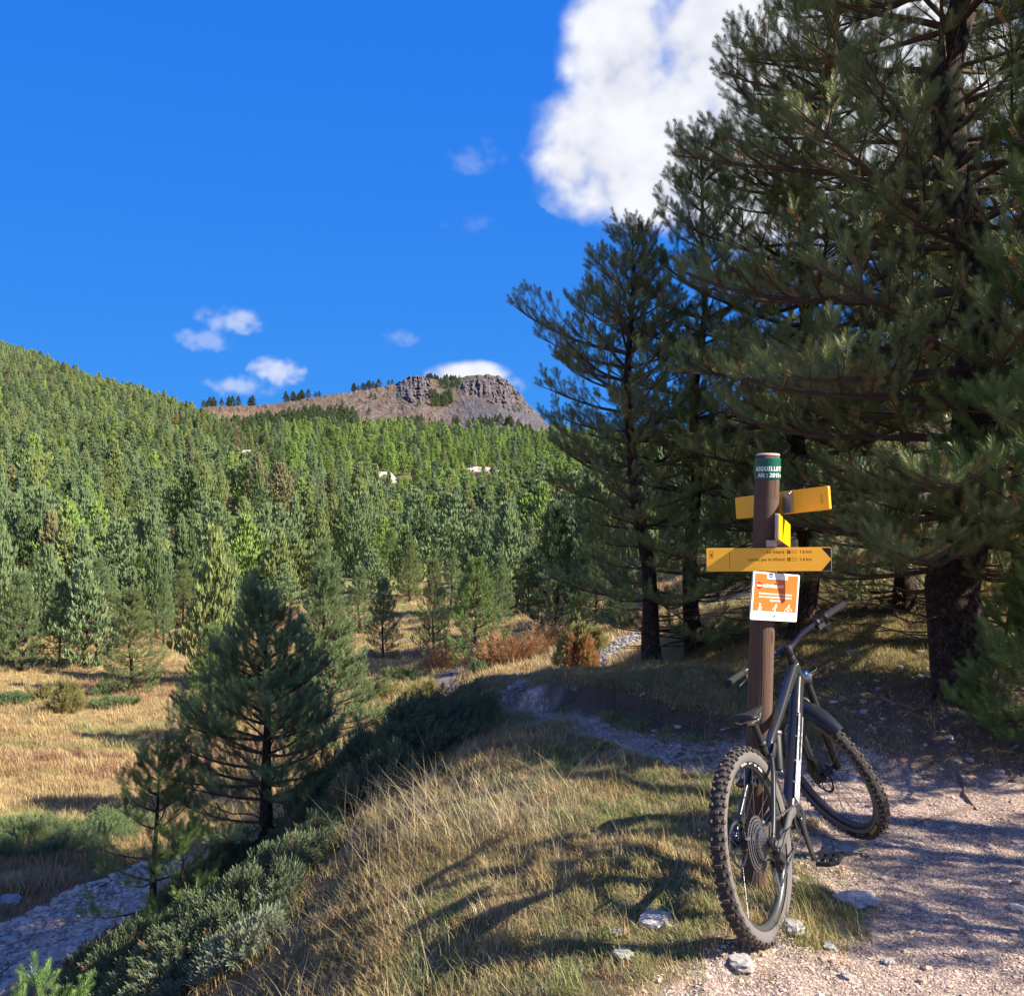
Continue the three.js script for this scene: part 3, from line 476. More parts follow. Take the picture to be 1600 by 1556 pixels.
// ---------------------------------------------------------------- forest on the hillsides
{
  const spindle = (p, d, len, w, r) => {
    Q.setFromUnitVectors(UPV, d); const a0 = r() * 6.28, pt = (x, y, z) => V(x, y, z).applyQuaternion(Q).add(p), ring = [0, 1, 2].map((k) => pt(Math.cos(a0 + k * 2.094) * w, len * 0.38, Math.sin(a0 + k * 2.094) * w)), b = p, t = pt(0, len, 0), out = [];
    for (let k = 0; k < 3; k++) { const u = ring[k], v = ring[(k + 1) % 3]; for (const q of [b, v, u, u, v, t]) out.push(q.x, q.y, q.z); } return out;
  };
  const farTree = (seed, h, reach, o = {}) => {
    const r = rng(seed), g = growPine(seed, { h, r0: 0.07, base: 0.04, prof: (f) => reach * 1.1 * Math.pow(Math.max(0, 1 - f), 0.85) * (0.7 + 0.4 * ss(0, 0.2, f)) * (0.62 + 0.6 * r()) + 0.05, gap: 0.40, per: 5.5, e0: (f) => lerp(-0.05, 0.7, f), step: 0.16, sub: 0.34, subLen: 0.5, green: 0.9, curl: 0.9, minWood: 9, trunkSides: 5, ...o });
    const P = []; for (const [p, d, s] of g.shoots) P.push(...spindle(p, d.clone().lerp(UPV, 0.45).normalize(), 0.38 * s * (o.len || 1), 0.042 * s * (o.fat || 1), r));
    const c = new THREE.BufferGeometry(); c.setAttribute('position', new THREE.Float32BufferAttribute(P, 3)); c.computeVertexNormals(); return { crown: c, trunk: g.trunk };
  };
  const T = [farTree(501, 5, 1.35), farTree(502, 5, 1.6), farTree(503, 5, 1.15), farTree(504, 5, 1.85, { gap: 0.46 }), farTree(505, 5, 1.1, { e0: () => 0.35 }), farTree(506, 5, 1.3, { e0: () => 0.2 })];
  const TONES = [['blue-green', [0.155, 0.22, 0.092]], ['olive green', [0.20, 0.245, 0.075]], ['yellow-green', [0.215, 0.31, 0.065]], ['dark green', [0.10, 0.15, 0.05]], ['brownish green', [0.20, 0.185, 0.08]]];
  const r = rng(900), cells = new Map(), trees = [];
  for (let n = 0; n < 60000 && trees.length < 12000; n++) {
    const t = lerp(-0.62, 0.36, r()), d = Math.sqrt(lerp(26 * 26, 470 * 470, r() < 0.22 ? r() * 0.12 : r())), x = t * d, z = -d, px = 800 + FL * t;
    const edge = px < 300 ? 33 : px < 560 ? 30 : px < 900 ? 34 : 24; if (d < edge + 6 * n2(x / 6, z / 6)) continue; if (d < 115 && fbm(x / 11 + 5, z / 11, 3) > lerp(0.08, 0.34, ss(35, 90, d))) continue; if (d < 55 && r() < 0.35) continue;
    if (near2(CLEAR, x, z) > 0.15 || near2(GLADE, x, z) > 0.15) continue;
    const sp = d < 80 ? 2.3 : d < 190 ? 2.7 : 3.2, ci = Math.round(x / sp), cj = Math.round(z / sp), key = Math.round(sp * 10) + ':' + ci + ':' + cj; if (cells.has(key)) continue; cells.set(key, 1);
    const size = lerp(3.2, 4.6, ss(26, 80, d)) * (0.42 + 0.55 * r() + 0.5 * r() * r()), y = H(x, z);
    const lar = fbm(x / 35, z / 35, 3), q = r();
    let tone = q < 0.36 ? 0 : q < 0.68 ? 1 : q < 0.78 ? 2 : q < 0.95 ? 3 : 4; if (d > 120 && px > 440 && q > 0.35 - 0.6 * lar) tone = 2; if (d < 70 && q < 0.5) tone = 0;
    const kind = tone === 2 && d > 120 ? 4 + (r() < 0.5 ? 1 : 0) : Math.floor(r() * 4);
    trees.push({ x, y: y - 0.05, z, s: size / 5, w: 0.72 + 0.95 * r() * r() + 0.1 * r(), tone, kind, rot: r() * 6.28, see: size / d * (px > -20 && px < 860 ? 1 : 0.05), px, d, j: 0.62 + 0.6 * r() });
  }
  trees.sort((a, b) => b.see - a.see);
  const mT = mNeedleFar, mats = TONES.map(([, c]) => std(c[0], c[1], c[2], 0.8));
  const protos = {};
  trees.slice(0, 290).forEach((t) => {
    const key = t.kind + ':' + t.tone; let o;
    const side = t.px < 400 ? 'at the foot of the left hillside' : t.px < 640 ? 'in the middle of the valley forest' : 'in the valley forest right of the middle', label = TONES[t.tone][0] + ' ' + (t.kind > 3 ? 'narrow' : t.kind === 3 ? 'wide' : 'young') + ' pine ' + side, group = TONES[t.tone][0] + ' ' + (t.kind > 3 ? 'narrow' : t.kind === 3 ? 'wide' : 'young') + ' pines ' + side;
    if (protos[key]) { o = protos[key].clone(); o.name = numbered('pine_tree'); scene.add(o); tag(o, label, 'pine tree', group); }
    else { o = protos[key] = thing('pine_tree', label, 'pine tree', group); part(o, 'crown', T[t.kind].crown, mats[t.tone]); part(o, 'trunk', T[t.kind].trunk, mBark); }
    o.position.set(t.x, t.y, t.z); o.rotation.y = t.rot; o.scale.set(t.s * t.w, t.s, t.s * t.w);
  });
  // dark pines along the mountain's ridge and in its hollow
  const rest = trees.slice(290);
  const ridge = (px, dv, h) => { const [p] = mountainPoint(px, 1); return { x: p.x, y: p.y - 0.5 - dv, z: p.z, s: h / 5, w: 1.25, tone: 3, kind: [1, 3, 1][Math.floor(r() * 3)], rot: r() * 6.28, j: 0.4 }; };
  for (let k = 0; k < 46; k++) { const px = [lerp(315, 352, r()), lerp(352, 400, r()), lerp(436, 500, r()), lerp(440, 480, r()), lerp(548, 575, r()), lerp(575, 620, r())][k % 6]; rest.push(ridge(px, 0, 4.5 + 4.5 * r())); }
  for (let k = 0; k < 26; k++) rest.push(ridge([lerp(662, 680, r()), lerp(680, 698, r()), lerp(700, 712, r())][k % 3], 2 + 3 * r(), 5 + 4 * r()));
  const slope = (px, v, h) => { const [p] = mountainPoint(px, v); return { x: p.x, y: p.y - 0.6, z: p.z, s: h / 5, w: 1.2, tone: 3, kind: Math.floor(r() * 4), rot: r() * 6.28, j: 0.7 }; };
  for (let k = 0; k < 30; k++) rest.push(slope(lerp(672, 706, r()), lerp(0.6, 0.75, r()), 6 + 4 * r()));
  for (let k = 0; k < 20; k++) rest.push(slope(lerp(688, 722, r()), lerp(0.85, 0.99, r()), 4 + 3 * r()));
  for (let k = 0; k < 26; k++) rest.push(slope(lerp(520, 690, r()), lerp(0.55, 0.85, r()), 2.5 + 3 * r()));
  for (let k = 0; k < 260; k++) { const px = lerp(360, 560, r()); rest.push(slope(px, lerp(0.28, 0.52, r()) + 0.18 * (1 - Math.abs(px - 470) / 110) , 6 + 4 * r())); }
  for (let k = 0; k < 120; k++) rest.push(slope(lerp(540, 880, r()), lerp(0.12, 0.36, r()), 6 + 3 * r()));
  const forest = new THREE.Group(); forest.name = numbered('forest'); scene.add(forest); tag(forest, 'dense pine forest covering the far hillsides up to the mountain', 'forest', null, 'stuff');
  T.forEach((g, k) => {
    const L = rest.filter((t) => t.kind === k), m = new THREE.InstancedMesh(g.crown, mT, L.length), M = new THREE.Matrix4(), c = new THREE.Color(); m.name = 'crowns';
    L.forEach((t, i) => { M.compose(V(t.x, t.y, t.z), new THREE.Quaternion().setFromAxisAngle(UPV, t.rot), V(t.s * t.w, t.s, t.s * t.w)); m.setMatrixAt(i, M); const q = TONES[t.tone][1]; m.setColorAt(i, c.setRGB(q[0] * t.j, q[1] * t.j, q[2] * t.j)); });
    m.castShadow = m.receiveShadow = true; m.userData.kind = 'stuff'; forest.add(m);
  });
}

// ---------------------------------------------------------------- junipers and bushes
const sprig = withNormals(shootGeo(21, 26, 0.09, 0.026, 0.0075, 0.85)), leafSprig = withNormals(shootGeo(22, 16, 0.14, 0.045, 0.017, 0.8)), twigSprig = withNormals(shootGeo(23, 12, 0.18, 0.05, 0.010, 0.4));
const mLeaf = leafy(0.25, 0.9);
function shrub(name, label, category, group, center, rx, rz, h, n, pal, seed, o = {}) {
  const r = rng(seed), t = thing(name, label, category, group), mats = [], cols = [], wood = [];
  t.position.copy(center);
  for (let i = 0; i < n; i++) {
    const a = r() * 6.283, q = Math.pow(r(), 0.5), lump = 0.75 + 0.35 * n3(Math.cos(a) * 1.5 + seed, Math.sin(a) * 1.5, q * 2) , x = Math.cos(a) * q * rx * lump, z = Math.sin(a) * q * rz * lump;
    const rough = 0.62 + 1.1 * fbm((x + center.x) * 2.6, (z + center.z) * 2.6 + seed, 4), top = h * Math.sqrt(Math.max(0.02, 1 - q * q)) * rough, y = H(center.x + x, center.z + z) - center.y + top * (r() < 0.72 ? 0.85 + 0.2 * r() : Math.pow(r(), 0.6));
    const d = V(Math.cos(a) * q * (o.flare ?? 0.8) + 0.7 * (r() - 0.5), 0.35 + 0.7 * r() + (1 - q) * 0.5, Math.sin(a) * q * (o.flare ?? 0.8) + 0.7 * (r() - 0.5)).normalize();
    Q.setFromUnitVectors(UPV, d); const s = (o.s || 1) * (0.7 + 0.7 * r()); mats.push(new THREE.Matrix4().compose(V(x, y, z), Q.clone(), V(s, s, s)));
    let c = mix3(pal[0], pal[1], clamp(0.5 + 0.9 * fbm((x + center.x) * 3, (z + center.z) * 3, 2) + 0.5 * (r() - 0.5))); if (pal[2] && r() < pal[3]) c = pal[2]; const v = 0.8 + 0.4 * r(); cols.push([c[0] * v, c[1] * v, c[2] * v]);
  }
  for (let i = 0; i < (o.stems ?? 14); i++) { const a = r() * 6.283, q = 0.3 + 0.6 * r(), e = V(Math.cos(a) * q * rx, h * 0.8 * Math.sqrt(1 - q * q), Math.sin(a) * q * rz); e.y += H(center.x + e.x, center.z + e.z) - center.y; wood.push(tube([V(0, -0.05, 0), e.clone().multiplyScalar(0.5).add(V(0.05 * (r() - 0.5), 0.04, 0.05 * (r() - 0.5))), e], [0.012, 0.008, 0.003], 4)); }
  if (wood.length) part(t, 'stems', mergeGeometries(wood), mBranch);
  instanced('foliage', o.geo || sprig, mLeaf, mats, cols, t); return t;
}
const JUN = [[0.07, 0.105, 0.042], [0.16, 0.20, 0.085], [0.22, 0.10, 0.05], 0.03], JUNG = [[0.12, 0.18, 0.06], [0.2, 0.26, 0.1]], PALE = [[0.12, 0.15, 0.09], [0.24, 0.28, 0.18], [0.2, 0.2, 0.08], 0.1], RED = [[0.42, 0.14, 0.035], [0.46, 0.22, 0.05], [0.14, 0.17, 0.05], 0.3], OLIVE = [[0.2, 0.2, 0.06], [0.3, 0.28, 0.08], [0.3, 0.15, 0.05], 0.1], PINK = [[0.44, 0.21, 0.11], [0.5, 0.29, 0.14], [0.25, 0.24, 0.09], 0.25], HEATH = [[0.20, 0.06, 0.045], [0.14, 0.09, 0.05]];
{
  const G = (px, py) => hit(px, py);
  const J = (label, px, py, rx, rz, h, n, pal, seed, o = {}) => shrub('juniper_shrub', label, 'juniper', null, G(px, py), rx, rz, h, Math.round(n * 0.75), pal, seed, { ...o, s: 1.3 * (o.s || 1) });
  J('large dark juniper thicket on the slope right of the pair of pines', 610, 1205, 0.85, 0.9, 0.36, 4800, JUN, 601);
  J('dark juniper at the base of the right pine of the slope pair', 540, 1245, 0.5, 0.5, 0.32, 2400, JUN, 602);
  J('dark juniper at the upper end of the thicket, below the brown grass crest', 670, 1150, 0.6, 0.6, 0.28, 2200, JUN, 603);
  J('low dark juniper hugging the slope right of the bare trunk', 500, 1300, 0.4, 0.4, 0.25, 1100, JUN, 604);
  J('sunlit juniper mat beyond the grey gravel patch on the left', 40, 1325, 1.7, 0.8, 0.3, 4200, JUNG, 605);
  J('green juniper mat at the far side of the gravel, right half', 165, 1300, 0.7, 0.7, 0.24, 1800, JUNG, 606);
  J('rounded light green juniper bush alone on the golden meadow', 105, 1110, 0.42, 0.42, 0.62, 1300, OLIVE, 607, { s: 1.4, flare: 0.5 });
  J('smaller bush just left of the rounded meadow juniper', 68, 1095, 0.35, 0.3, 0.3, 700, OLIVE, 608, { s: 1.3 });
  J('tiny light green bush right of the rounded meadow juniper', 160, 1090, 0.2, 0.2, 0.28, 350, JUNG, 609, { s: 1.3 });
  J('flat green juniper mat on the meadow right of the rounded bush', 180, 1105, 0.62, 0.4, 0.13, 1300, JUNG, 610, { s: 1.2 });
  J('flat green juniper mat at the left edge of the meadow', 15, 1096, 0.6, 0.4, 0.13, 1100, JUNG, 611, { s: 1.2 });
  J('grey-green juniper carpet on the shaded slope, lower left', 330, 1475, 0.75, 0.7, 0.22, 4200, JUN, 612);
  J('grey-green juniper carpet beside the dry tall grass', 400, 1415, 0.5, 0.55, 0.2, 2600, JUN, 613);
  J('juniper carpet spilling to the bottom edge left of the grass', 215, 1520, 0.75, 0.6, 0.2, 3800, JUN, 614);
  J('dark juniper carpet under the thin young pine', 160, 1545, 0.6, 0.5, 0.18, 2600, JUN, 615);
  J('juniper carpet right of the thin young pine', 330, 1400, 0.5, 0.5, 0.2, 2200, JUN, 616);
  J('juniper sprays along the upper edge of the tall dry grass', 470, 1350, 0.32, 0.4, 0.16, 1100, JUN, 617);
  J('pale silvery low shrub catching sun at the bottom edge', 300, 1545, 0.36, 0.2, 0.12, 900, PALE, 618);
  J('pale silvery low shrub in front of the shaded carpet, second from the bottom', 385, 1500, 0.22, 0.16, 0.1, 450, PALE, 619);
  J('small pale shrub high among the juniper carpet', 430, 1420, 0.14, 0.14, 0.1, 260, PALE, 620);
  const B = (label, px, py, rx, rz, h, n, pal, seed, o = {}) => shrub('bush', label, 'bush', null, o.at ? V(o.at[0], H(o.at[0], o.at[1]), o.at[1]) : G(px, py), rx, rz, h, n, pal, seed, o);
  B('round reddish orange bush beside the grey stone streak', 903, 1052, 0.3, 0.3, 0.5, 2200, RED, 631, { flare: 0.5, at: [1.0, -14.5] });
  B('yellow-green bush behind the round reddish one', 905, 1010, 0.42, 0.36, 0.62, 1500, OLIVE, 632, { geo: leafSprig, s: 1.1, at: [1.12, -16.2] });
  B('rounded olive bush beside the narrow path in the valley', 660, 1100, 0.42, 0.4, 0.45, 1500, OLIVE, 633, { s: 0.9 });
  B('long low pinkish orange bush above the lit grass bank', 790, 1038, 0.85, 0.35, 0.42, 2200, PINK, 634, { geo: twigSprig, s: 1.2 });
  B('pinkish twiggy bush at the right end of the orange ones', 845, 1026, 0.6, 0.3, 0.42, 1300, PINK, 635, { geo: twigSprig, s: 1.2 });
  B('small green sapling bush at the foot of the fresh green pine', 748, 1055, 0.14, 0.14, 0.42, 420, JUNG, 636);
  B('pink-brown bush left of the valley path', 688, 1045, 0.45, 0.35, 0.36, 900, PINK, 637, { geo: twigSprig });
  B('yellowish bush between the slope pair and the valley path', 590, 1100, 0.4, 0.35, 0.4, 1000, OLIVE, 638, { geo: leafSprig });
  B('light green low bush on the sunlit slope below the valley path', 615, 1130, 0.45, 0.35, 0.3, 1200, JUNG, 639);
  B('green juniper-like bush left of the olive bush', 625, 1068, 0.5, 0.35, 0.36, 1100, JUNG, 640);
  B('reddish brown dwarf shrub under the thin young pine', 225, 1465, 0.14, 0.14, 0.14, 350, HEATH, 641);
  B('reddish dwarf shrubs in the juniper carpet, lower left', 150, 1500, 0.25, 0.2, 0.1, 500, HEATH, 642);
  B('autumn red bush in the far glade above the meadow', 283, 838, 0.9, 0.7, 0.9, 300, [[0.36, 0.14, 0.05], [0.3, 0.18, 0.06]], 643, { s: 3 });
}
// ---------------------------------------------------------------- grass
function tuft(seed, n, h, spread, width, bend) {
  const r = rng(seed), P = [], I = [];
  for (let i = 0; i < n; i++) {
    const a = r() * 6.283, b = r() * 6.283, rad = spread * Math.sqrt(r()), l = h * (0.45 + 0.75 * r()), lean = bend * (0.3 + r()), w = width * (0.7 + 0.6 * r()), x = Math.cos(b) * rad, z = Math.sin(b) * rad, sx = -Math.sin(a) * w / 2, sz = Math.cos(a) * w / 2, dx = Math.cos(a), dz = Math.sin(a), k = P.length / 3;
    for (let s = 0; s <= 2; s++) { const t = s / 3, o = lean * l * t * t * 1.6, y = l * t * (1 - 0.25 * lean * t); P.push(x + dx * o - sx * (1 - t), y, z + dz * o - sz * (1 - t), x + dx * o + sx * (1 - t), y, z + dz * o + sz * (1 - t)); }
    const o = lean * l * 1.6; P.push(x + dx * o, l * (1 - 0.25 * lean), z + dz * o);
    I.push(k, k + 1, k + 2, k + 2, k + 1, k + 3, k + 2, k + 3, k + 4, k + 4, k + 3, k + 5, k + 4, k + 5, k + 6);
  }
  const g = new THREE.BufferGeometry(); g.setAttribute('position', new THREE.Float32BufferAttribute(P, 3)); g.setIndex(I); g.computeVertexNormals(); return g;
}
{
  const r = rng(1200), turf = tuft(1, 28, 0.04, 0.055, 0.0036, 0.7), mid = tuft(2, 18, 0.11, 0.045, 0.004, 0.45), tall = tuft(3, 7, 0.3, 0.05, 0.0032, 0.75), meadowT = tuft(4, 24, 0.15, 0.17, 0.011, 0.5);
  const GOLD = [0.44, 0.33, 0.13], PALEG = [0.52, 0.42, 0.25], GREEN = [0.21, 0.25, 0.06], RUST = [0.30, 0.15, 0.06], OLV = [0.26, 0.24, 0.08];
  const bag = { turf: [[], []], mid: [[], []], tall: [[], []], mead: [[], []] };
  const put = (k, x, z, s, c, leanx = 0, leanz = 0) => { const y = H(x, z) - 0.006; Q.setFromEuler(new THREE.Euler(leanz, r() * 6.283, leanx)); const v = 0.75 + 0.5 * r(); bag[k][0].push(new THREE.Matrix4().compose(V(x, y, z), Q.clone(), V(s, s * (0.8 + 0.4 * r()), s))); bag[k][1].push([c[0] * v, c[1] * v, c[2] * v]); };
  // the bench and the slope near the camera, the bank behind the trail
  for (let n = 0; n < 90000; n++) {
    const d = 2.2 + 9.5 * Math.pow(r(), 0.75), t = lerp(-0.62, 0.62, r()), x = t * d, z = -d;
    const tr = trailAt(x, z); if (tr > -0.02 - 0.05 * r() && !(tr < 0.16 && r() < 0.06)) continue;
    if (x < -2.5 && gullyAt(x, z) > -0.1) continue;
    const [v, v1, v2] = bankV(x, z), a = fbm(x * 0.9, z * 0.9, 3), b = fbm(x * 2.6 + 7, z * 2.6, 2);
    const dirt = ss(1.7, 2.6, x + 0.5 * a) * ss(-0.6, 0.0, v2) * (1 - ss(1.0, 2.4, v2 + a)); if (r() < dirt * 0.93) continue;
    if (v > -0.02 && v < 0.1 && x < 2.2 && r() < 0.7) continue;
    const slope = ss(0.1, 0.7, -0.1 - x), back = ss(-6.2, -7.4, z) * (x < 0.6 ? 1 : 0);
    if (slope > 0.3 && x < -1.9 && r() < 0.75) continue;
    let c = mix3(GOLD, GREEN, ss(-0.35, 0.2, a + 0.4 * b)); if (r() < 0.25) c = OLV; if (r() < 0.16 + 0.4 * ss(0.1, 0.4, b)) c = mix3(GOLD, RUST, r()); if (r() < 0.1) c = PALEG;
    if (slope > 0.4 || back > 0.3) { c = mix3(c, mix3(GOLD, RUST, 0.15 + 0.5 * r()), 0.45); if (x < -0.95 - 0.1 * Math.max(0, -z - 6) + 0.3 * a && r() < 0.85) continue; if (x > -0.4 && z < -5.6 && r() < 0.5) continue; if (r() < 0.1) put('mid', x, z, 0.45 + 0.5 * r(), c, 0.2); else put('turf', x, z, 1 + r(), c); }
    else if (v > 0.1) { c = mix3(mix3(c, RUST, 0.35 * r()), [0.36, 0.29, 0.105], 0.55); if (r() < 0.16) put('mid', x, z, 0.5 + 0.5 * r(), c, 0.15); else put('turf', x, z, 0.8 + 0.8 * r(), c); }
    else { if (b + 0.6 * a > 0.12 && r() < 0.55) continue; put(r() < 0.05 ? 'mid' : 'turf', x, z, 0.7 + 0.6 * r(), c); };
  }
  // tall dry stalks along the crest and down the slope
  for (let n = 0; n < 560; n++) {
    const d = 3.2 + 6.0 * r(), u = Math.pow(r(), 1.2) * 1.5 - 0.25, xe = -0.15 - 0.05 * Math.max(0, d - 5), x = xe - u * (d < 4.6 ? 0.8 : 1), z = -d, cl = fbm(x * 1.6, z * 1.6, 3); if (cl < 0.1 && r() < 0.85) continue;
    put('tall', x, z, 0.45 + 0.65 * r(), r() < 0.55 ? PALEG : mix3(GOLD, RUST, 0.4 * r()), 0.25 * (r() - 0.3), 0.2 * (r() - 0.5));
  }
  for (let n = 0; n < 150; n++) { const p = hit(lerp(540, 900, r()), lerp(1240, 1340, r())); put('tall', p.x, p.z, 0.7 + 0.55 * r(), PALEG, 0.3 * (r() - 0.4), 0.2); }
  for (let n = 0; n < 200; n++) { const a = r() * 6.28, q = Math.sqrt(r()), x = 1.15 + Math.cos(a) * 0.3 * q, z = -4.02 + Math.sin(a) * 0.36 * q; put(r() < 0.15 ? 'mid' : 'turf', x, z, 0.6 + 0.8 * r(), r() < 0.5 ? GREEN : GOLD); }
  // meadow in the valley
  for (let n = 0; n < 42000; n++) {
    const d = 9.5 + 34 * Math.pow(r(), 1.4), t = lerp(-0.62, 0.2, r()), x = t * d, z = -d; if (gullyAt(x, z) > -0.1 || (d < 12 && x > -2.6)) continue; if (lineDist(PATH2, x, z) < 0.35 || lineDist(STREAM, x, z) < 0.35) continue;
    const m1 = fbm(x / 7, z / 7, 4), g = ss(0.3, 0.5, fbm(x / 6 + 77, z / 4, 4)); let c = mix3([0.46, 0.33, 0.14], [0.36, 0.20, 0.095], ss(0.0, 0.35, m1)); if (r() < 0.3) c = [0.56, 0.44, 0.2]; c = mix3(c, [0.26, 0.28, 0.08], 0.6 * g);
    put('mead', x, z, (0.55 + 0.5 * r()) * (0.7 + 0.6 * ss(-0.2, 0.3, fbm(x, z, 2))), c);
  }
  const mGrass = leafy(0.3, 0.7);
  for (const [k, geo, label] of [['turf', turf, 'short grass turf, green and straw coloured'], ['mid', mid, 'brownish grass clumps on slope and bank'], ['tall', tall, 'tall dry pale grass stalks along the crest of the slope'], ['mead', meadowT, 'dry golden grass of the valley meadow']]) tag(instanced('grass', geo, mGrass, bag[k][0], bag[k][1]), label, 'grass', null, 'stuff');
}
// ---------------------------------------------------------------- stones, pebbles, roots
function rockGeo(seed, flat = 0.6, detail = 2, rough = 0.28) {
  const g0 = new THREE.IcosahedronGeometry(1, detail), p = g0.attributes.position, v = V(0, 0, 0);
  for (let i = 0; i < p.count; i++) { v.fromBufferAttribute(p, i); const k = 1 + rough * n3(v.x * 1.1 + seed, v.y * 1.1, v.z * 1.1) + rough * 0.45 * n3(v.x * 2.7, v.y * 2.7 + seed, v.z * 2.7); v.multiplyScalar(k); v.y = Math.sign(v.y) * Math.min(Math.abs(v.y), 0.75) * flat; p.setXYZ(i, v.x, v.y, v.z); }
  g0.computeVertexNormals(); return g0;
}
{
  const r = rng(1500), shapes = [0, 1, 2].map((k) => rockGeo(31 + k * 7, 0.7, 1, 0.35)), bags = shapes.map(() => [[], []]);
  const M = (x, z, s, up) => new THREE.Matrix4().compose(V(x, H(x, z) + s * up, z), new THREE.Quaternion().setFromEuler(new THREE.Euler((r() - 0.5) * 0.7, r() * 6.28, (r() - 0.5) * 0.7)), V(s * (0.8 + 0.6 * r()), s * (0.7 + 0.5 * r()), s));
  for (let n = 0; n < 88000; n++) {
    const d = 2.2 + 5.6 * Math.pow(r(), 1.25), t = lerp(-0.1, 0.62, r()), x = t * d, z = -d, tr = trailAt(x, z), v2 = -z - 6.2; if (tr < -0.03 - 0.1 * r() * r()) { if (!(v2 > -0.4 && v2 < 1.6 && x > 1.6 && r() < 0.12)) continue; }
    const q = r(), s = (q < 0.965 ? 0.002 + 0.0032 * r() : q < 0.996 ? 0.005 + 0.005 * r() : 0.010 + 0.010 * r()) * (0.8 + 0.05 * d), k = Math.floor(r() * 3), v = 0.7 + 0.6 * r(), w = r();
    bags[k][0].push(M(x, z, s, 0.1)); const c = w < 0.55 ? [0.50, 0.365, 0.275] : w < 0.8 ? [0.40, 0.28, 0.21] : w < 0.93 ? [0.54, 0.45, 0.37] : [0.31, 0.22, 0.17]; bags[k][1].push([c[0] * v, c[1] * v, c[2] * v]);
  }
  for (let n = 0; n < 1500; n++) { const x = lerp(1.0, 4.6, r()), z = lerp(-8.2, -5.9, r()), v2 = bankV(x, z)[2]; if (v2 < -0.2) continue; const s = 0.008 + 0.022 * Math.pow(r(), 3), k = n % 3, v = 0.6 + 0.7 * r(); bags[k][0].push(M(x, z, s, 0.15)); bags[k][1].push(r() < 0.25 ? [0.4 * v, 0.36 * v, 0.33 * v] : [0.2 * v, 0.13 * v, 0.09 * v]); }
  const mStone = std(1, 1, 1, 0.9);
  shapes.forEach((g, k) => tag(instanced('gravel', g, mStone, bags[k][0], bags[k][1]), ['pinkish beige pebbles of the trail', 'rounded small stones scattered over the trail', 'small pale stones on trail and bank'][k], 'gravel', null, 'stuff'));
  const gb = [[], []], gs = rockGeo(77, 0.65, 1, 0.4);
  for (let n = 0; n < 14000; n++) { const x = lerp(-9, -3.3, r()), z = lerp(-12.4, -5.5, r()); const gu = gullyAt(x, z); if (gu < 0) continue; const far = clamp((-z - 8.5) / 3), s = (0.012 + 0.025 * Math.pow(r(), 2.5)) * (1 + 0.9 * (1 - ss(0.1, 0.6, gu))), v = 0.65 + 0.6 * r(); gb[0].push(M(x, z, s, 0.2)); gb[1].push(r() < 0.6 ? [0.42 * v, 0.345 * v, 0.29 * v] : [0.48 * v, 0.35 * v, 0.27 * v]); }
  for (let n = 0; n < 2600; n++) { const k = Math.floor(r() * 4), a = STREAM[k], b = STREAM[k + 1], u = r(), x = lerp(a.x, b.x, u) + (k ? 0.34 : 0.16) * (r() + r() - 1), z = lerp(a.z, b.z, u) + 0.32 * (r() + r() - 1), v = 0.7 + 0.6 * r(), s = 0.012 + 0.03 * Math.pow(r(), 2); gb[0].push(M(x, z, s, 0.2)); gb[1].push([0.29 * v, 0.26 * v, 0.235 * v]); }
  tag(instanced('gravel', gs, mStone, gb[0], gb[1]), 'grey stones of the gravel patch and of the stony streak by the trail', 'gravel', null, 'stuff');
  // single stones one can point to
  const S = (label, px, py, w, tone, flat, seed, ry = 0, sx = 1, raise = 0.3) => { const p = hit(px, py), s = w / 2 * -p.z / FL, o = new THREE.Mesh(rockGeo(seed, flat, 3, 0.3), std(tone[0], tone[1], tone[2], 0.85, 0, { bumpMap: clone(texRock, 1), bumpScale: 0.006 })); o.name = numbered('stone'); o.position.copy(p); o.position.y += s * flat * raise; o.scale.set(s * sx, s, s); o.rotation.y = ry; o.castShadow = o.receiveShadow = true; scene.add(o); tag(o, label, 'stone'); };
  const WHITE = [0.46, 0.42, 0.385], BEIGE = [0.42, 0.34, 0.285], GRAY = [0.34, 0.32, 0.32];
  S('blocky white stone in the grass left of the rear wheel', 1026, 1446, 48, WHITE, 0.75, 41, 0.4);
  S('flat grey-white slab lying in the shade on the trail', 1343, 1408, 58, [0.48, 0.46, 0.46], 0.3, 42, 0.3, 1.1);
  S('flat beige stone sunk in the gravel below the front wheel', 1336, 1328, 48, BEIGE, 0.35, 43, 0.1);
  S('small beige stone just right of the one below the front wheel', 1362, 1337, 26, BEIGE, 0.45, 44);
  S('whitish wedge of stone directly under the rear tyre', 1157, 1507, 44, WHITE, 0.5, 45, 0.8);
  S('long pale stone standing on edge right of the rear tyre', 1238, 1452, 36, WHITE, 0.7, 46, -0.9, 1.2);
  S('pale stone beside the rear tyre below the derailleur', 1240, 1378, 24, BEIGE, 0.6, 47);
  S('grey cubic pebble in front of the rear wheel on the sunny gravel', 1296, 1484, 22, [0.4, 0.39, 0.4], 0.8, 48);
  S('round white pebble in the sunny gravel, lower middle', 1389, 1506, 20, WHITE, 0.7, 49);
  S('white pebble near the bottom edge of the gravel', 1322, 1527, 18, WHITE, 0.6, 50);
  S('pale stone at the right edge of the gravel', 1588, 1421, 26, WHITE, 0.5, 51);
  S('pale pebble alone on the shaded gravel', 1352, 1441, 12, WHITE, 0.6, 52);
  S('white flat stone in the bare earth below the huge pine', 1436, 1017, 20, WHITE, 0.35, 53);
  S('grey stone on the grassy bank behind the handlebar', 1331, 1022, 18, GRAY, 0.8, 54);
  S('low beige stone on the inside of the trail bend', 944, 1136, 18, BEIGE, 0.5, 55);
  S('pale stone in the left bottom grass edge beside the gravel', 975, 1492, 32, WHITE, 0.4, 56, 0.5);
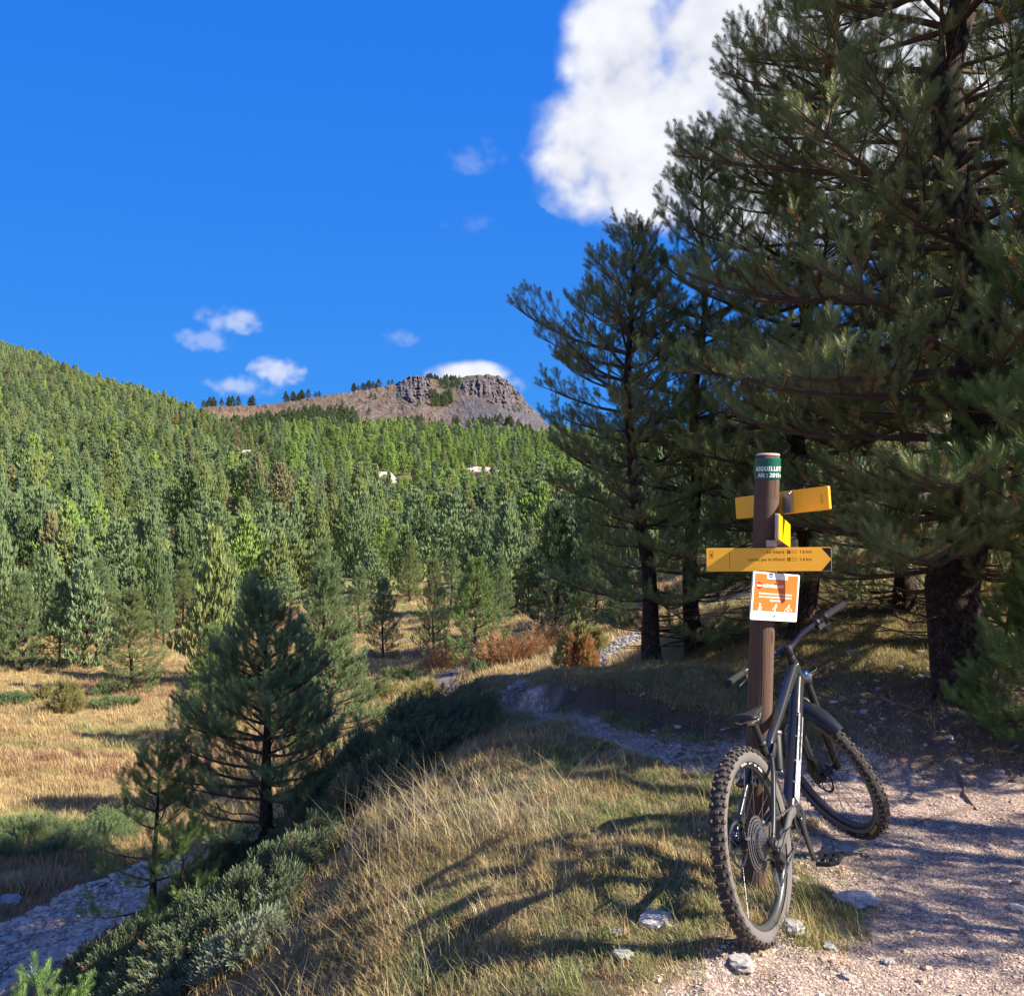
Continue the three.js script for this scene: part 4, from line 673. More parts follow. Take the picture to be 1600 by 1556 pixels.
  S('half-buried stone left of the blocky white one', 965, 1457, 26, BEIGE, 0.4, 57);
  S('weathered grey stone on the gravel patch beside the thin young pine', 118, 1476, 18, GRAY, 0.5, 58);
  S('larger grey block at the left border of the gravel patch', 12, 1412, 34, GRAY, 0.6, 59);
  S('pale rock showing between junipers below the valley path', 668, 1128, 44, [0.5, 0.46, 0.43], 0.5, 60, 0.2, 1.2);
  S('pale grey rock outcrop in the middle of the forest', 588, 770, 54, [0.56, 0.47, 0.41], 0.8, 61, 0.5, 1, 0.75);
  S('flat pinkish bare rock patch in the forest right of the pale outcrop', 748, 758, 62, [0.5, 0.37, 0.31], 0.42, 62, 0.2, 1, 1.4);
  S('small pale rock face in the fold between the two forested slopes', 392, 722, 30, [0.52, 0.43, 0.38], 0.8, 63, 0.3, 1, 0.8);
  const mRoot = std(0.24, 0.165, 0.125, 0.95, 0, { bumpMap: barkTex, bumpScale: 0.01 }), root = (label, pts, rad) => { const P = pts.map(([a, b]) => { const q = hit(a, b); q.y += rad * 0.1; return q; }), c = new THREE.CatmullRomCurve3(P), m = new THREE.Mesh(tube(c.getPoints(24), (t) => rad * (1 - 0.6 * t) * (0.85 + 0.3 * Math.sin(t * 17)), 7, true), mRoot); m.name = numbered('tree_root'); m.castShadow = m.receiveShadow = true; scene.add(m); tag(m, label, 'tree root'); };
  root('gnarled brown root crossing the trail edge on the right', [[1486, 1190], [1496, 1208], [1506, 1226], [1508, 1244], [1526, 1266]], 0.03);
  root('thin root lying in the gravel left of the gnarled one', [[1520, 1262], [1470, 1275], [1430, 1288], [1400, 1296]], 0.014);
  root('dark root on the earth bank under the huge pine', [[1500, 1050], [1465, 1075], [1450, 1100]], 0.035);
  root('dark root running left from the huge trunk', [[1490, 1040], [1430, 1068], [1340, 1088]], 0.03);
  root('short twig on the gravel near the bottom right', [[1475, 1490], [1500, 1498], [1540, 1508]], 0.005);
}

// ---------------------------------------------------------------- the signpost
function canvasTex(w, h, draw) { const c = document.createElement('canvas'); c.width = w; c.height = h; draw(c.getContext('2d'), w, h); const t = new THREE.CanvasTexture(c); t.colorSpace = THREE.SRGBColorSpace; return t; }
{
  const post = thing('signpost', 'round wooden trail signpost with yellow direction boards, the bicycle leaning on it', 'signpost');
  const A = V(1.083, -0.16, -4.33), B = V(1.156, 1.853, -4.33); post.position.set(A.x, A.y, A.z);
  const L = (v) => v.clone().sub(A), axisAt = (y) => A.clone().lerp(B, (y - A.y) / (B.y - A.y));
  // weathered wood, grain running up
  const wood = canvasTex(512, 1024, (g, w, h) => { const r = rng(61); g.fillStyle = 'rgb(150,128,112)'; g.fillRect(0, 0, w, h); for (let k = 0; k < 1500; k++) { const x = r() * w, y = r() * h, l = 60 + 400 * r(), v = r(); g.strokeStyle = `rgba(${80 + 110 * v},${62 + 95 * v},${50 + 85 * v},${0.25 + 0.4 * r()})`; g.lineWidth = 0.6 + 2.4 * r() * r(); g.beginPath(); g.moveTo(x, y); g.bezierCurveTo(x + 6 * (r() - 0.5), y + l / 3, x + 10 * (r() - 0.5), y + l * 0.66, x + 8 * (r() - 0.5), y + l); g.stroke(); } for (let k = 0; k < 26; k++) { const x = r() * w, y = r() * h; g.strokeStyle = 'rgba(45,32,26,0.8)'; g.lineWidth = 1.5 + 2.5 * r(); g.beginPath(); g.moveTo(x, y); g.lineTo(x + 5 * (r() - 0.5), y + 90 + 300 * r()); g.stroke(); } for (let k = 0; k < 5; k++) { const x = r() * w, y = r() * h; g.fillStyle = 'rgba(70,48,36,0.8)'; g.beginPath(); g.ellipse(x, y, 9, 16, 0, 0, 7); g.fill(); } });
  wood.wrapS = wood.wrapT = THREE.RepeatWrapping; wood.repeat.set(1, 0.55);
  const mWood = new THREE.MeshStandardMaterial({ color: new THREE.Color().setRGB(0.36, 0.305, 0.28), map: wood, bumpMap: wood, bumpScale: 0.004, roughness: 0.9 });
  const rr = 0.0545, pts = [], n = 40; for (let i = 0; i <= n; i++) pts.push(L(A.clone().lerp(B, i / n)));
  const rad = (t, a) => rr * (1 + 0.035 * (1 - t)) * (1 + 0.02 * n2(Math.cos(a) * 1.2 + 5, t * 3) + 0.012 * n2(Math.cos(a) * 4, Math.sin(a) * 4 + t * 2)) * (t > 0.985 ? 0.95 : 1);
  part(post, 'post', tube(pts, rad, 40, true), mWood);
  const top = tube([0, 0.3, 0.6, 0.85, 1].map((k) => L(B).add(V(0, 0.0 + 0.012 * Math.sin(k * 1.57), 0))), [rr * 0.985, rr * 0.97, rr * 0.88, rr * 0.6, 0.001], 32); part(post, 'post_top', top, std(0.42, 0.33, 0.30, 0.9));
  // green band with the name of the place
  const band = canvasTex(2048, 560, (g, w, h) => {
    g.fillStyle = '#0b5a46'; g.fillRect(0, 0, w, h); g.fillStyle = '#0d6650'; g.fillRect(0, 0, w, 30); g.fillStyle = '#f3f6f4'; g.textAlign = 'left';
    g.font = 'bold 168px sans-serif'; g.save(); g.translate(600, 345); g.scale(0.86, 1); g.fillText('AIGUILLETTE', 0, 0); g.restore(); g.font = 'bold 150px sans-serif'; g.save(); g.translate(690, 515); g.scale(0.92, 1); g.fillText('Alt : 2015 m', 0, 0); g.restore();
  });
  { const y0 = 1.748, y1 = 1.84, pp = [axisAt(y0), axisAt(y1)].map(L), sides = 48, P = [], U = [], I = [], N = [];
    for (let i = 0; i < 2; i++) for (let k = 0; k <= sides; k++) { const a = k / sides * 6.28318; P.push(pp[i].x + Math.sin(a) * (rr + 0.0035), pp[i].y, pp[i].z + Math.cos(a) * (rr + 0.0035)); N.push(Math.sin(a), 0, Math.cos(a)); U.push(((k / sides) + 0.5) % 1 === 0 && k ? 1 : (k / sides + 0.5) % 1 + (k === sides / 2 ? 0 : 0), i); }
    // the seam of the print is at the back
    for (let i = 0; i < 2; i++) for (let k = 0; k <= sides; k++) { const u = (k + sides / 2) / sides; U[(i * (sides + 1) + k) * 2] = u; }
    for (let k = 0; k < sides; k++) I.push(k, k + 1, k + sides + 1, k + 1, k + sides + 2, k + sides + 1);
    const g = new THREE.BufferGeometry(); g.setAttribute('position', new THREE.Float32BufferAttribute(P, 3)); g.setAttribute('normal', new THREE.Float32BufferAttribute(N, 3)); g.setAttribute('uv', new THREE.Float32BufferAttribute(U, 2)); g.setIndex(I);
    band.wrapS = THREE.RepeatWrapping; part(post, 'name_band', g, new THREE.MeshStandardMaterial({ map: band, roughness: 0.35, side: THREE.DoubleSide }), 'green band with a white place name and altitude'); }
  // a board from three of its corners (as seen from its front): top left, top right, bottom left
  const mAlu = std(0.5, 0.5, 0.5, 0.4, 0.8), mYellow = std(0.85, 0.40, 0.022, 0.38), mBolt = std(0.45, 0.45, 0.46, 0.35, 0.9);
  function board(TL, TR, BL, thick, edgeMat, faceTex, label, backMat) {
    const X = TR.clone().sub(TL), w = X.length(); X.normalize(); const Yv = TL.clone().sub(BL); Yv.addScaledVector(X, -Yv.dot(X)); const h = Yv.length(); Yv.normalize(); const Z = X.clone().cross(Yv);
    const c = TL.clone().addScaledVector(X, w / 2).addScaledVector(Yv, -h / 2), g = new THREE.Group(); g.name = 'sign_board'; if (label) g.userData.label = label; post.add(g);
    new THREE.Matrix4().makeBasis(X, Yv, Z).setPosition(L(c)).decompose(g.position, g.quaternion, g.scale);
    const s = new THREE.Shape(), q = 0.006, W2 = w / 2, H2 = h / 2; s.moveTo(-W2 + q, -H2); s.lineTo(W2 - q, -H2); s.quadraticCurveTo(W2, -H2, W2, -H2 + q); s.lineTo(W2, H2 - q); s.quadraticCurveTo(W2, H2, W2 - q, H2); s.lineTo(-W2 + q, H2); s.quadraticCurveTo(-W2, H2, -W2, H2 - q); s.lineTo(-W2, -H2 + q); s.quadraticCurveTo(-W2, -H2, -W2 + q, -H2);
    const e = new THREE.ExtrudeGeometry(s, { depth: thick - 0.003, bevelEnabled: true, bevelSize: 0.0012, bevelThickness: 0.0015, bevelSegments: 2, curveSegments: 5 }); e.translate(0, 0, -thick);
    part(g, 'plate', e, edgeMat);
    if (faceTex) { const f = new THREE.ShapeGeometry(s, 6), p = f.attributes.position, uv = f.attributes.uv; for (let i = 0; i < p.count; i++) uv.setXY(i, (p.getX(i) + W2) / w, (p.getY(i) + H2) / h); f.translate(0, 0, 0.001); part(g, 'sign_face', f, faceTex); }
    return { g, w, h };
  }
  const bolt = (g, x, y, z, s = 0.007) => { const b = new THREE.CylinderGeometry(s, s * 1.1, 0.006, 12); b.rotateX(Math.PI / 2); b.translate(x, y, z); part(g, 'bolt', b, mBolt); };
  // the arrow to the village
  const arrow = canvasTex(1450, 262, (g, w, h) => {
    g.fillStyle = '#ffbb34'; g.fillRect(0, 0, w, h);
    g.fillStyle = '#0d0b0a'; g.beginPath(); g.moveTo(1334, 0); g.lineTo(1450, 0); g.lineTo(1450, 131); g.closePath(); g.fill(); g.beginPath(); g.moveTo(1334, h); g.lineTo(1450, h); g.lineTo(1450, 131); g.closePath(); g.fill();
    g.strokeStyle = '#6e6a66'; g.lineWidth = 7; g.strokeRect(1334, 2, 114, h - 4); g.fillStyle = '#ffbb34'; g.beginPath(); g.moveTo(1320, 0); g.lineTo(1334, 0); g.lineTo(1444, 131); g.lineTo(1334, h); g.lineTo(1320, h); g.closePath(); g.fill();
    g.strokeStyle = g.fillStyle = '#4a2208'; g.lineWidth = 5; g.strokeRect(38, 32, 38, 74); g.fillRect(48, 66, 20, 24); g.fillRect(52, 54, 10, 8); g.fillRect(270, 36, 5, 190);
    g.fillStyle = '#221004'; g.font = 'bold 45px sans-serif'; g.textAlign = 'right'; g.fillText('Le Villard', 912, 62); g.fillText('Ceillac par le Villard', 916, 147);
    g.textAlign = 'left'; g.fillText('1,8 km', 1086, 62); g.fillText('3,8 km', 1086, 147);
    for (const y of [26, 111]) { g.fillRect(942, y, 34, 38); g.lineWidth = 3; g.strokeRect(978, y + 2, 74, 34); g.beginPath(); g.moveTo(986, y + 26); g.lineTo(1000, y + 14); g.lineTo(1014, y + 24); g.lineTo(1030, y + 12); g.lineTo(1044, y + 24); g.stroke(); }
    g.fillStyle = '#ffbb34'; g.font = 'bold 30px sans-serif'; g.fillText('P', 949, 56); g.fillText('R', 949, 141);
  });
  const P3 = (px, py, d) => at(px, py, d), faceMat = (t, rough = 0.4) => new THREE.MeshStandardMaterial({ map: t, roughness: rough });
  { const b = board(P3(1104, 857.2, 4.30), P3(1299, 855.4, 4.21), P3(1104, 892.8, 4.30), 0.014, mYellow, faceMat(arrow), 'yellow arrow board pointing right with two place names and distances'); }
  // the board behind the post, seen from its blank side
  { const tex = canvasTex(1024, 200, (g, w, h) => { g.fillStyle = '#ffbb34'; g.fillRect(0, 0, w, h); g.fillStyle = '#4a2a10'; g.save(); g.translate(968, 150); g.rotate(-Math.PI / 2); g.font = '26px sans-serif'; g.fillText('Aiguille', 0, 0); g.restore(); });
    const b = board(P3(1149, 778, 4.6), P3(1293, 759.3, 4.15), P3(1149, 811, 4.6), 0.016, mYellow, faceMat(tex), 'yellow board crossing behind the post, its end rising to the right');
    const br = new THREE.BoxGeometry(0.05, b.h * 0.96, 0.012); br.translate(0.055, 0, 0.009); part(b.g, 'bracket', br, mAlu); bolt(b.g, 0.07, b.h * 0.36, 0.017); bolt(b.g, 0.07, -b.h * 0.36, 0.017); }
  // the board seen almost edge on
  { const tex = canvasTex(512, 100, (g, w, h) => { g.fillStyle = '#ffd400'; g.fillRect(0, 0, w, h); });
    const b = board(P3(1217.2, 802.5, 4.05), P3(1235, 820, 4.6), P3(1217.2, 842.5, 4.05), 0.014, std(0.42, 0.33, 0.3, 0.6), faceMat(tex), 'bright yellow board seen nearly edge on, sloping away'); }
  // the poster
  const poster = canvasTex(1040, 840, (g, w, h) => {
    g.fillStyle = '#fbfaf8'; g.fillRect(0, 0, w, h); g.fillStyle = '#ea7434'; g.fillRect(34, 22, w - 68, 660);
    g.fillStyle = '#fbfaf8'; g.beginPath(); g.roundRect(300, -20, 470, 128, 26); g.fill(); g.fillStyle = '#3a4a78'; g.beginPath(); g.arc(385, 36, 50, 0, 7); g.fill(); g.fillStyle = '#c9d4ea'; g.fillRect(350, 40, 70, 14);
    g.fillStyle = '#c8261c'; g.beginPath(); g.arc(140, 232, 62, 0, 7); g.fill(); g.fillStyle = '#fff'; g.fillRect(90, 216, 100, 34);
    g.font = 'bold 74px sans-serif'; g.save(); g.translate(220, 258); g.scale(0.66, 1); g.fillText('ACCÈS RÉGLEMENTÉ', 0, 0); g.restore();
    g.font = 'bold 46px sans-serif'; g.textAlign = 'center'; for (const [t, y] of [['Circulez uniquement sur les sentiers', 384], ['dans la zone naturelle pour éviter la', 442], ['dégradation', 500]]) { g.save(); g.translate(w / 2, y); g.scale(0.92, 1); g.fillText(t, 0, 0); g.restore(); }
    const limb = (pts, lw) => { g.lineWidth = lw; g.lineCap = 'round'; g.lineJoin = 'round'; g.strokeStyle = '#fff'; g.beginPath(); pts.forEach(([x, y], i) => (i ? g.lineTo(x, y) : g.moveTo(x, y))); g.stroke(); }, head = (x, y) => { g.beginPath(); g.arc(x, y, 16, 0, 7); g.fill(); };
    head(190, 560); limb([[186, 584], [180, 630], [160, 676]], 20); limb([[180, 628], [206, 674]], 18); limb([[186, 592], [212, 618]], 12); limb([[222, 590], [226, 676]], 6);
    head(552, 556); limb([[538, 580], [512, 624], [540, 650], [530, 682]], 20); limb([[514, 622], [474, 640]], 18); limb([[536, 584], [568, 604]], 12);
    head(842, 556); limb([[832, 580], [796, 616], [822, 650]], 20); limb([[832, 584], [868, 604]], 12); g.lineWidth = 7; for (const x of [780, 880]) { g.beginPath(); g.arc(x, 654, 32, 0, 7); g.stroke(); }
    g.fillStyle = '#7fb3c4'; g.fillRect(60, 706, 26, 80); g.fillStyle = '#bbb'; for (let k = 0; k < 3; k++) { g.fillRect(240 + k * 6, 730 + k * 20, 160, 5); g.fillRect(790, 726 + k * 24, 130 - 24 * k, 5); }
  });
  { const b = board(P3(1178, 893, 4.2), P3(1250, 899, 4.32), P3(1176.5, 968, 4.2), 0.005, std(0.8, 0.8, 0.8, 0.4), faceMat(poster, 0.3), 'square white and orange notice with small white figures, screwed below the arrow'); bolt(b.g, 0.0, b.h * 0.3, 0.003, 0.004); bolt(b.g, 0.0, -b.h * 0.4, 0.003, 0.004); }
  // clamps between boards and post
  for (const y of [1.46, 1.318]) { const c = axisAt(y), g = new THREE.BoxGeometry(0.045, 0.03, 0.022); g.translate(0.012, 0, rr + 0.006); g.translate(L(c).x, L(c).y, L(c).z); part(post, 'bracket', g, std(0.5, 0.42, 0.38, 0.6)); }
}

// ---------------------------------------------------------------- the mountain bike
{
  const bike = thing('bicycle', 'black full suspension mountain bike leaning on the signpost, front wheel turned left', 'bicycle');
  const F = V(0.5398, 0.01418, -0.84172).normalize(), yaw = 0.5708, lean = 0.1942, pit = 0.0142;
  { const f0 = V(Math.sin(yaw), 0, -Math.cos(yaw)), r0 = V(Math.cos(yaw), 0, Math.sin(yaw)), u0 = V(0, 1, 0), f = f0.clone().multiplyScalar(Math.cos(pit)).addScaledVector(u0, Math.sin(pit)), u2 = u0.clone().multiplyScalar(Math.cos(pit)).addScaledVector(f0, -Math.sin(pit)), u3 = u2.clone().multiplyScalar(Math.cos(lean)).addScaledVector(r0, -Math.sin(lean)), r3 = r0.clone().multiplyScalar(Math.cos(lean)).addScaledVector(u2, Math.sin(lean)); new THREE.Matrix4().makeBasis(f, u3, r3).setPosition(V(1.006, -0.06, -3.727)).decompose(bike.position, bike.quaternion, bike.scale); }
  const STEER = 0.9267, K = V(-0.4226, 0.9063, 0), PA = V(1.19, 0.353, 0);
  const steerM = new THREE.Matrix4().makeTranslation(PA.x, PA.y, PA.z).multiply(new THREE.Matrix4().makeRotationAxis(K, STEER)).multiply(new THREE.Matrix4().makeTranslation(-PA.x, -PA.y, -PA.z));
  const steer = (o) => { o.applyMatrix4(steerM); return o; };
  const mFrame = new THREE.MeshPhysicalMaterial({ color: new THREE.Color().setRGB(0.024, 0.025, 0.028), roughness: 0.36, metalness: 0.0, clearcoat: 0.6, clearcoatRoughness: 0.2 });
  const mDust = std(0.13, 0.125, 0.125, 0.6, 0.3), mBlack = std(0.02, 0.02, 0.022, 0.5), mRubber = std(0.135, 0.12, 0.115, 0.9), mTread = std(0.085, 0.066, 0.057, 0.95), mCasing = std(0.035, 0.03, 0.028, 0.95), mRim = std(0.09, 0.09, 0.092, 0.35, 0.4), mSteel = std(0.42, 0.42, 0.43, 0.35, 0.95), mSprk = std(0.36, 0.35, 0.35, 0.38, 0.9), mGrip = std(0.03, 0.03, 0.032, 0.85), mBlue = std(0.02, 0.12, 0.6, 0.3, 0.6), mNavy = std(0.035, 0.045, 0.07, 0.5), mSilver = std(0.7, 0.7, 0.7, 0.3, 0.9);
  const up = V(0, 1, 0), v2 = (p, c = 0) => V(p[0], p[1], c);
  // swept tube of elliptic section: half sizes [in plane, across]
  function sweep(pts, size, sides = 18, flat = 2.4) {
    const c = new THREE.CatmullRomCurve3(pts, false, 'catmullrom', 0.35), n = Math.max(6, (pts.length - 1) * 7), P = [], I = [], U = [];
    for (let i = 0; i <= n; i++) {
      const t = i / n, p = c.getPoint(t), d = c.getTangent(t), z = V(0, 0, 1).addScaledVector(d, -d.z).normalize(), q = d.clone().cross(z), [a, b] = size(t);
      for (let k = 0; k <= sides; k++) { const an = k / sides * 6.28318, cx = Math.sign(Math.cos(an)) * Math.pow(Math.abs(Math.cos(an)), 2 / flat) * a, cz = Math.sign(Math.sin(an)) * Math.pow(Math.abs(Math.sin(an)), 2 / flat) * b; P.push(p.x + q.x * cx + z.x * cz, p.y + q.y * cx + z.y * cz, p.z + q.z * cx + z.z * cz); U.push(k / sides, t); }
    }
    for (let i = 0; i < n; i++) for (let k = 0; k < sides; k++) { const a = i * (sides + 1) + k, b = a + 1, c2 = a + sides + 1, d = c2 + 1; I.push(a, b, c2, b, d, c2); }
    for (const [o, f] of [[0, 1], [n * (sides + 1), 0]]) { const m = P.length / 3, q = c.getPoint(f ? 0 : 1); P.push(q.x, q.y, q.z); U.push(0, 0); for (let k = 0; k < sides; k++) f ? I.push(m, o + k + 1, o + k) : I.push(m, o + k, o + k + 1); }
    const g = new THREE.BufferGeometry(); g.setAttribute('position', new THREE.Float32BufferAttribute(P, 3)); g.setAttribute('uv', new THREE.Float32BufferAttribute(U, 2)); g.setIndex(I); g.computeVertexNormals(); return g;
  }
  const bar = (a, b, r1, r2 = r1, sides = 12) => tube([a, b], [r1, r2], sides, true);
  const box = (w, h, d, x, y, z, rz = 0) => { const g = new THREE.BoxGeometry(w, h, d); g.rotateZ(rz); g.translate(x, y, z); return g; };
  const join = (...l) => mergeGeometries(l.map((g) => { const q = g.index ? g.toNonIndexed() : g; for (const k of Object.keys(q.attributes)) if (!['position', 'normal', 'uv'].includes(k)) q.deleteAttribute(k); return q; }));
  const G = (name, parent, label) => { const g = new THREE.Group(); g.name = name; if (label) g.userData.label = label; parent.add(g); return g; };
  // a flat ring with teeth, of some thickness
  function toothedRing(n, r, ri, depth, tooth) {
    const P = [], I = [], U = [], m = n * 4;
    for (let k = 0; k <= m; k++) { const a = k / m * 6.28318, q = r + [-tooth, tooth, tooth, -tooth][k % 4], c = Math.cos(a), s = Math.sin(a); for (const [rad, z] of [[q, 0], [q, depth], [ri, depth], [ri, 0]]) { P.push(c * rad, s * rad, z); U.push(k / m, rad); } }
    for (let k = 0; k < m; k++) for (let e = 0; e < 4; e++) { const a = k * 4 + e, b = k * 4 + (e + 1) % 4, c = a + 4, d = b + 4; I.push(a, c, b, b, c, d); }
    const g = new THREE.BufferGeometry(); g.setAttribute('position', new THREE.Float32BufferAttribute(P, 3)); g.setAttribute('uv', new THREE.Float32BufferAttribute(U, 2)); g.setIndex(I); const f = g.toNonIndexed(); f.computeVertexNormals(); return f;
  }
  // ---- wheels, each about its own hub: x forward, y up, z across
  function wheel(hub, front) {
    const w = G(front ? 'front_wheel' : 'rear_wheel', bike); w.position.set(hub[0], hub[1], 0);
    const lathe = (prof, seg = 96) => { const g = new THREE.LatheGeometry(prof.map(([r, z]) => new THREE.Vector2(r, z)), seg); g.rotateX(Math.PI / 2); return g; };
    const Rt = 0.366, tr = 0.030, rc = Rt - tr;
    const prof = []; for (let i = 0; i <= 18; i++) { const a = lerp(-2.35, 2.35, i / 18); prof.push([rc + Math.cos(a) * tr * (Math.abs(a) > 1.5 ? 1.18 : 1), Math.sin(a) * tr]); }
    part(w, 'tyre', lathe(prof), mRubber);
    const crown = []; for (let i = 0; i <= 14; i++) { const a = lerp(-1.12, 1.12, i / 14); crown.push([rc + Math.cos(a) * (tr + 0.0011), Math.sin(a) * (tr + 0.0011)]); } part(w, 'tread', lathe(crown), mCasing);
    // knobs: rows of two centre blocks, alternating with side blocks
    const kn = [], rows = 74; for (let i = 0; i < rows; i++) {
      const a = i / rows * 6.28318, odd = i % 2;
      const blocks = odd ? [[-0.52, 0.009, 0.009], [0.52, 0.009, 0.009], [-1.05, 0.010, 0.010], [1.05, 0.010, 0.010]] : [[-0.2, 0.0105, 0.010], [0.2, 0.0105, 0.010], [-0.86, 0.0115, 0.0085], [0.86, 0.0115, 0.0085]];
      for (const [t, wz, wl] of blocks) { const g = new THREE.BoxGeometry(0.011, wl * 1.45, wz * 1.35), p = g.attributes.position; for (let k = 0; k < p.count; k++) if (p.getX(k) > 0) { p.setY(k, p.getY(k) * 0.78); p.setZ(k, p.getZ(k) * 0.8); } g.computeVertexNormals(); g.translate(0.003, 0, 0); g.rotateY(-t); g.translate(rc + Math.cos(t) * tr, 0, Math.sin(t) * tr); g.rotateZ(a); kn.push(g); }
    }
    const knobs = part(w, 'tread_knobs', mergeGeometries(kn), mTread); knobs.userData.kind = 'stuff';
    part(w, 'rim', lathe([[0.303, -0.0155], [0.312, -0.0165], [0.317, -0.016], [0.317, -0.011], [0.309, -0.010], [0.297, -0.011], [0.292, -0.008], [0.2905, 0], [0.292, 0.008], [0.297, 0.011], [0.309, 0.010], [0.317, 0.011], [0.317, 0.016], [0.312, 0.0165], [0.303, 0.0155], [0.296, 0.013], [0.2895, 0.007], [0.288, 0], [0.2895, -0.007], [0.296, -0.013], [0.303, -0.0155]]), mRim);
    // white lettering on the rim's flank
    const lt = canvasTex(1024, 64, (g, W, h) => { g.fillStyle = '#141414'; g.fillRect(0, 0, W, h); g.fillStyle = '#f2f2f2'; g.font = 'bold 56px sans-serif'; g.fillText('EX 511', 40, 52); g.fillRect(300, 18, 26, 30); g.fillRect(345, 14, 60, 8); g.fillText('DT', 470, 52); g.fillRect(600, 10, 120, 44); });
    { const d = new THREE.RingGeometry(0.2975, 0.3105, 40, 1, front ? 3.7 : 0.55, 1.1), p = d.attributes.position, uv = d.attributes.uv; for (let i = 0; i < p.count; i++) { const x = p.getX(i), y = p.getY(i); let a = Math.atan2(y, x); if (a < 0) a += 6.28318; uv.setXY(i, 1 - (a - (front ? 3.7 : 0.55)) / 1.1, (Math.hypot(x, y) - 0.2975) / 0.013); } d.translate(0, 0, 0.01685); part(w, 'rim_decal', d, new THREE.MeshStandardMaterial({ map: lt, roughness: 0.5, side: THREE.DoubleSide })); }
    if (front) { const yl = canvasTex(1024, 96, (g, W, h) => { g.fillStyle = '#1d1a18'; g.fillRect(0, 0, W, h); g.fillStyle = '#d9b33a'; g.font = 'bold 92px sans-serif'; g.fillText('MAXXIS', 60, 82); g.fillStyle = '#9a958f'; g.font = 'bold 50px sans-serif'; g.fillText('29x2.500', 600, 66); });
      for (const sd of [-1, 1]) { const d = new THREE.RingGeometry(0.327, 0.345, 40, 1, 4.05, 1.0), p = d.attributes.position, uv = d.attributes.uv; for (let i = 0; i < p.count; i++) { const x = p.getX(i), y = p.getY(i); let a = Math.atan2(y, x); if (a < 0) a += 6.28318; const u = (a - 4.05) / 1.0; uv.setXY(i, u, 1 - (Math.hypot(x, y) - 0.327) / 0.018); p.setZ(i, sd * 0.0309); if (sd < 0) p.setXYZ(i, x, y, -0.0309); } part(w, 'tyre_lettering', d, new THREE.MeshStandardMaterial({ map: yl, roughness: 0.85, side: THREE.DoubleSide })); } }
    const wide = front ? 0.05 : 0.066; part(w, 'hub', lathe([[0.001, -wide], [0.011, -wide], [0.012, -wide * 0.75], [0.026, -wide * 0.72], [0.027, -wide * 0.62], [0.016, -wide * 0.5], [0.015, wide * 0.1], [0.027, wide * 0.22], [0.028, wide * 0.3], [0.012, wide * 0.36], [0.011, wide], [0.001, wide]], 28), mBlack);
    const sg = new THREE.CylinderGeometry(0.0011, 0.0011, 1, 5); sg.translate(0, 0.5, 0);
    for (let i = 0; i < 28; i++) { const s = i % 2 ? 1 : -1, cr = (i >> 1) % 2 ? 1 : -1, a = i / 28 * 6.28318, h = a - cr * 1.15, p = V(Math.cos(h) * 0.026, Math.sin(h) * 0.026, s > 0 ? wide * 0.26 : -wide * 0.68), q = V(Math.cos(a) * 0.2885, Math.sin(a) * 0.2885, s * 0.003), d = q.clone().sub(p), m = part(w, 'spoke', sg, i % 6 ? mBlack : mSteel); m.position.copy(p); m.scale.set(1, d.length(), 1); m.quaternion.setFromUnitVectors(up, d.normalize()); }
    // disc on the left side
    { const arms = [toothedRing(48, 0.0895, 0.077, 0.0018, 0.0007)]; for (let k = 0; k < 6; k++) { const g = box(0.062, 0.005, 0.0018, 0.047, 0, 0.0009); g.rotateZ(k * 1.0472); arms.push(g); } const r2 = join(...arms); r2.translate(0, 0, -wide * 0.95); part(w, 'brake_disc', r2, front ? mBlack : mSteel); }
    if (!front) {
      const teeth = [52, 46, 40, 34, 29, 25, 22, 19, 16, 14, 12, 10];
      teeth.forEach((n, i) => { const r = n * 0.00203, g = toothedRing(n, r, Math.max(0.013, r - 0.0072), 0.0018, 0.0019); g.translate(0, 0, 0.018 + i * 0.0037); part(w, 'sprocket', g, i % 2 ? mSprk : mSteel); });
      part(w, 'cassette_core', lathe([[0.001, 0.016], [0.075, 0.016], [0.06, 0.024], [0.042, 0.036], [0.024, 0.050], [0.013, 0.060], [0.001, 0.061]], 30), mBlack);  // black colour stands in for the shade in the gaps between sprockets
    }
    return w;
  }
  wheel([0, 0.372], false);
  const fw = wheel([1.23, 0.372], true); steer(fw);
  // ---- frame
  const HT0 = V(0.957, 0.855, 0), HT1 = V(0.914, 0.948, 0);
  const frame = G('frame', bike);
  part(frame, 'head_tube', join(sweep([HT0, HT1], () => [0.027, 0.026]), sweep([V(0.93, 0.905, 0), V(0.955, 0.915, 0)], () => [0.03, 0.02])), mFrame);
  part(frame, 'down_tube', sweep([V(0.948, 0.868, 0), V(0.86, 0.78, 0), V(0.66, 0.565, 0), V(0.50, 0.392, 0), V(0.445, 0.348, 0)], (t) => [lerp(0.032, 0.038, t), lerp(0.024, 0.029, ss(0, 0.5, t))], 22, 3.4), mFrame);
  part(frame, 'top_tube', sweep([V(0.918, 0.925, 0), V(0.80, 0.872, 0), V(0.60, 0.775, 0), V(0.40, 0.683, 0), V(0.335, 0.615, 0)], (t) => [lerp(0.027, 0.018, ss(0, 0.6, t)), lerp(0.023, 0.016, t)], 20, 3), mFrame);
  part(frame, 'seat_tube', sweep([V(0.435, 0.36, 0), V(0.385, 0.47, 0), V(0.33, 0.60, 0), V(0.295, 0.70, 0)], () => [0.0185, 0.0185], 18, 2), mFrame);
  part(frame, 'bottom_bracket', (() => { const g = new THREE.CylinderGeometry(0.042, 0.042, 0.078, 28); g.rotateX(Math.PI / 2); g.translate(0.435, 0.345, 0); return g; })(), mFrame);
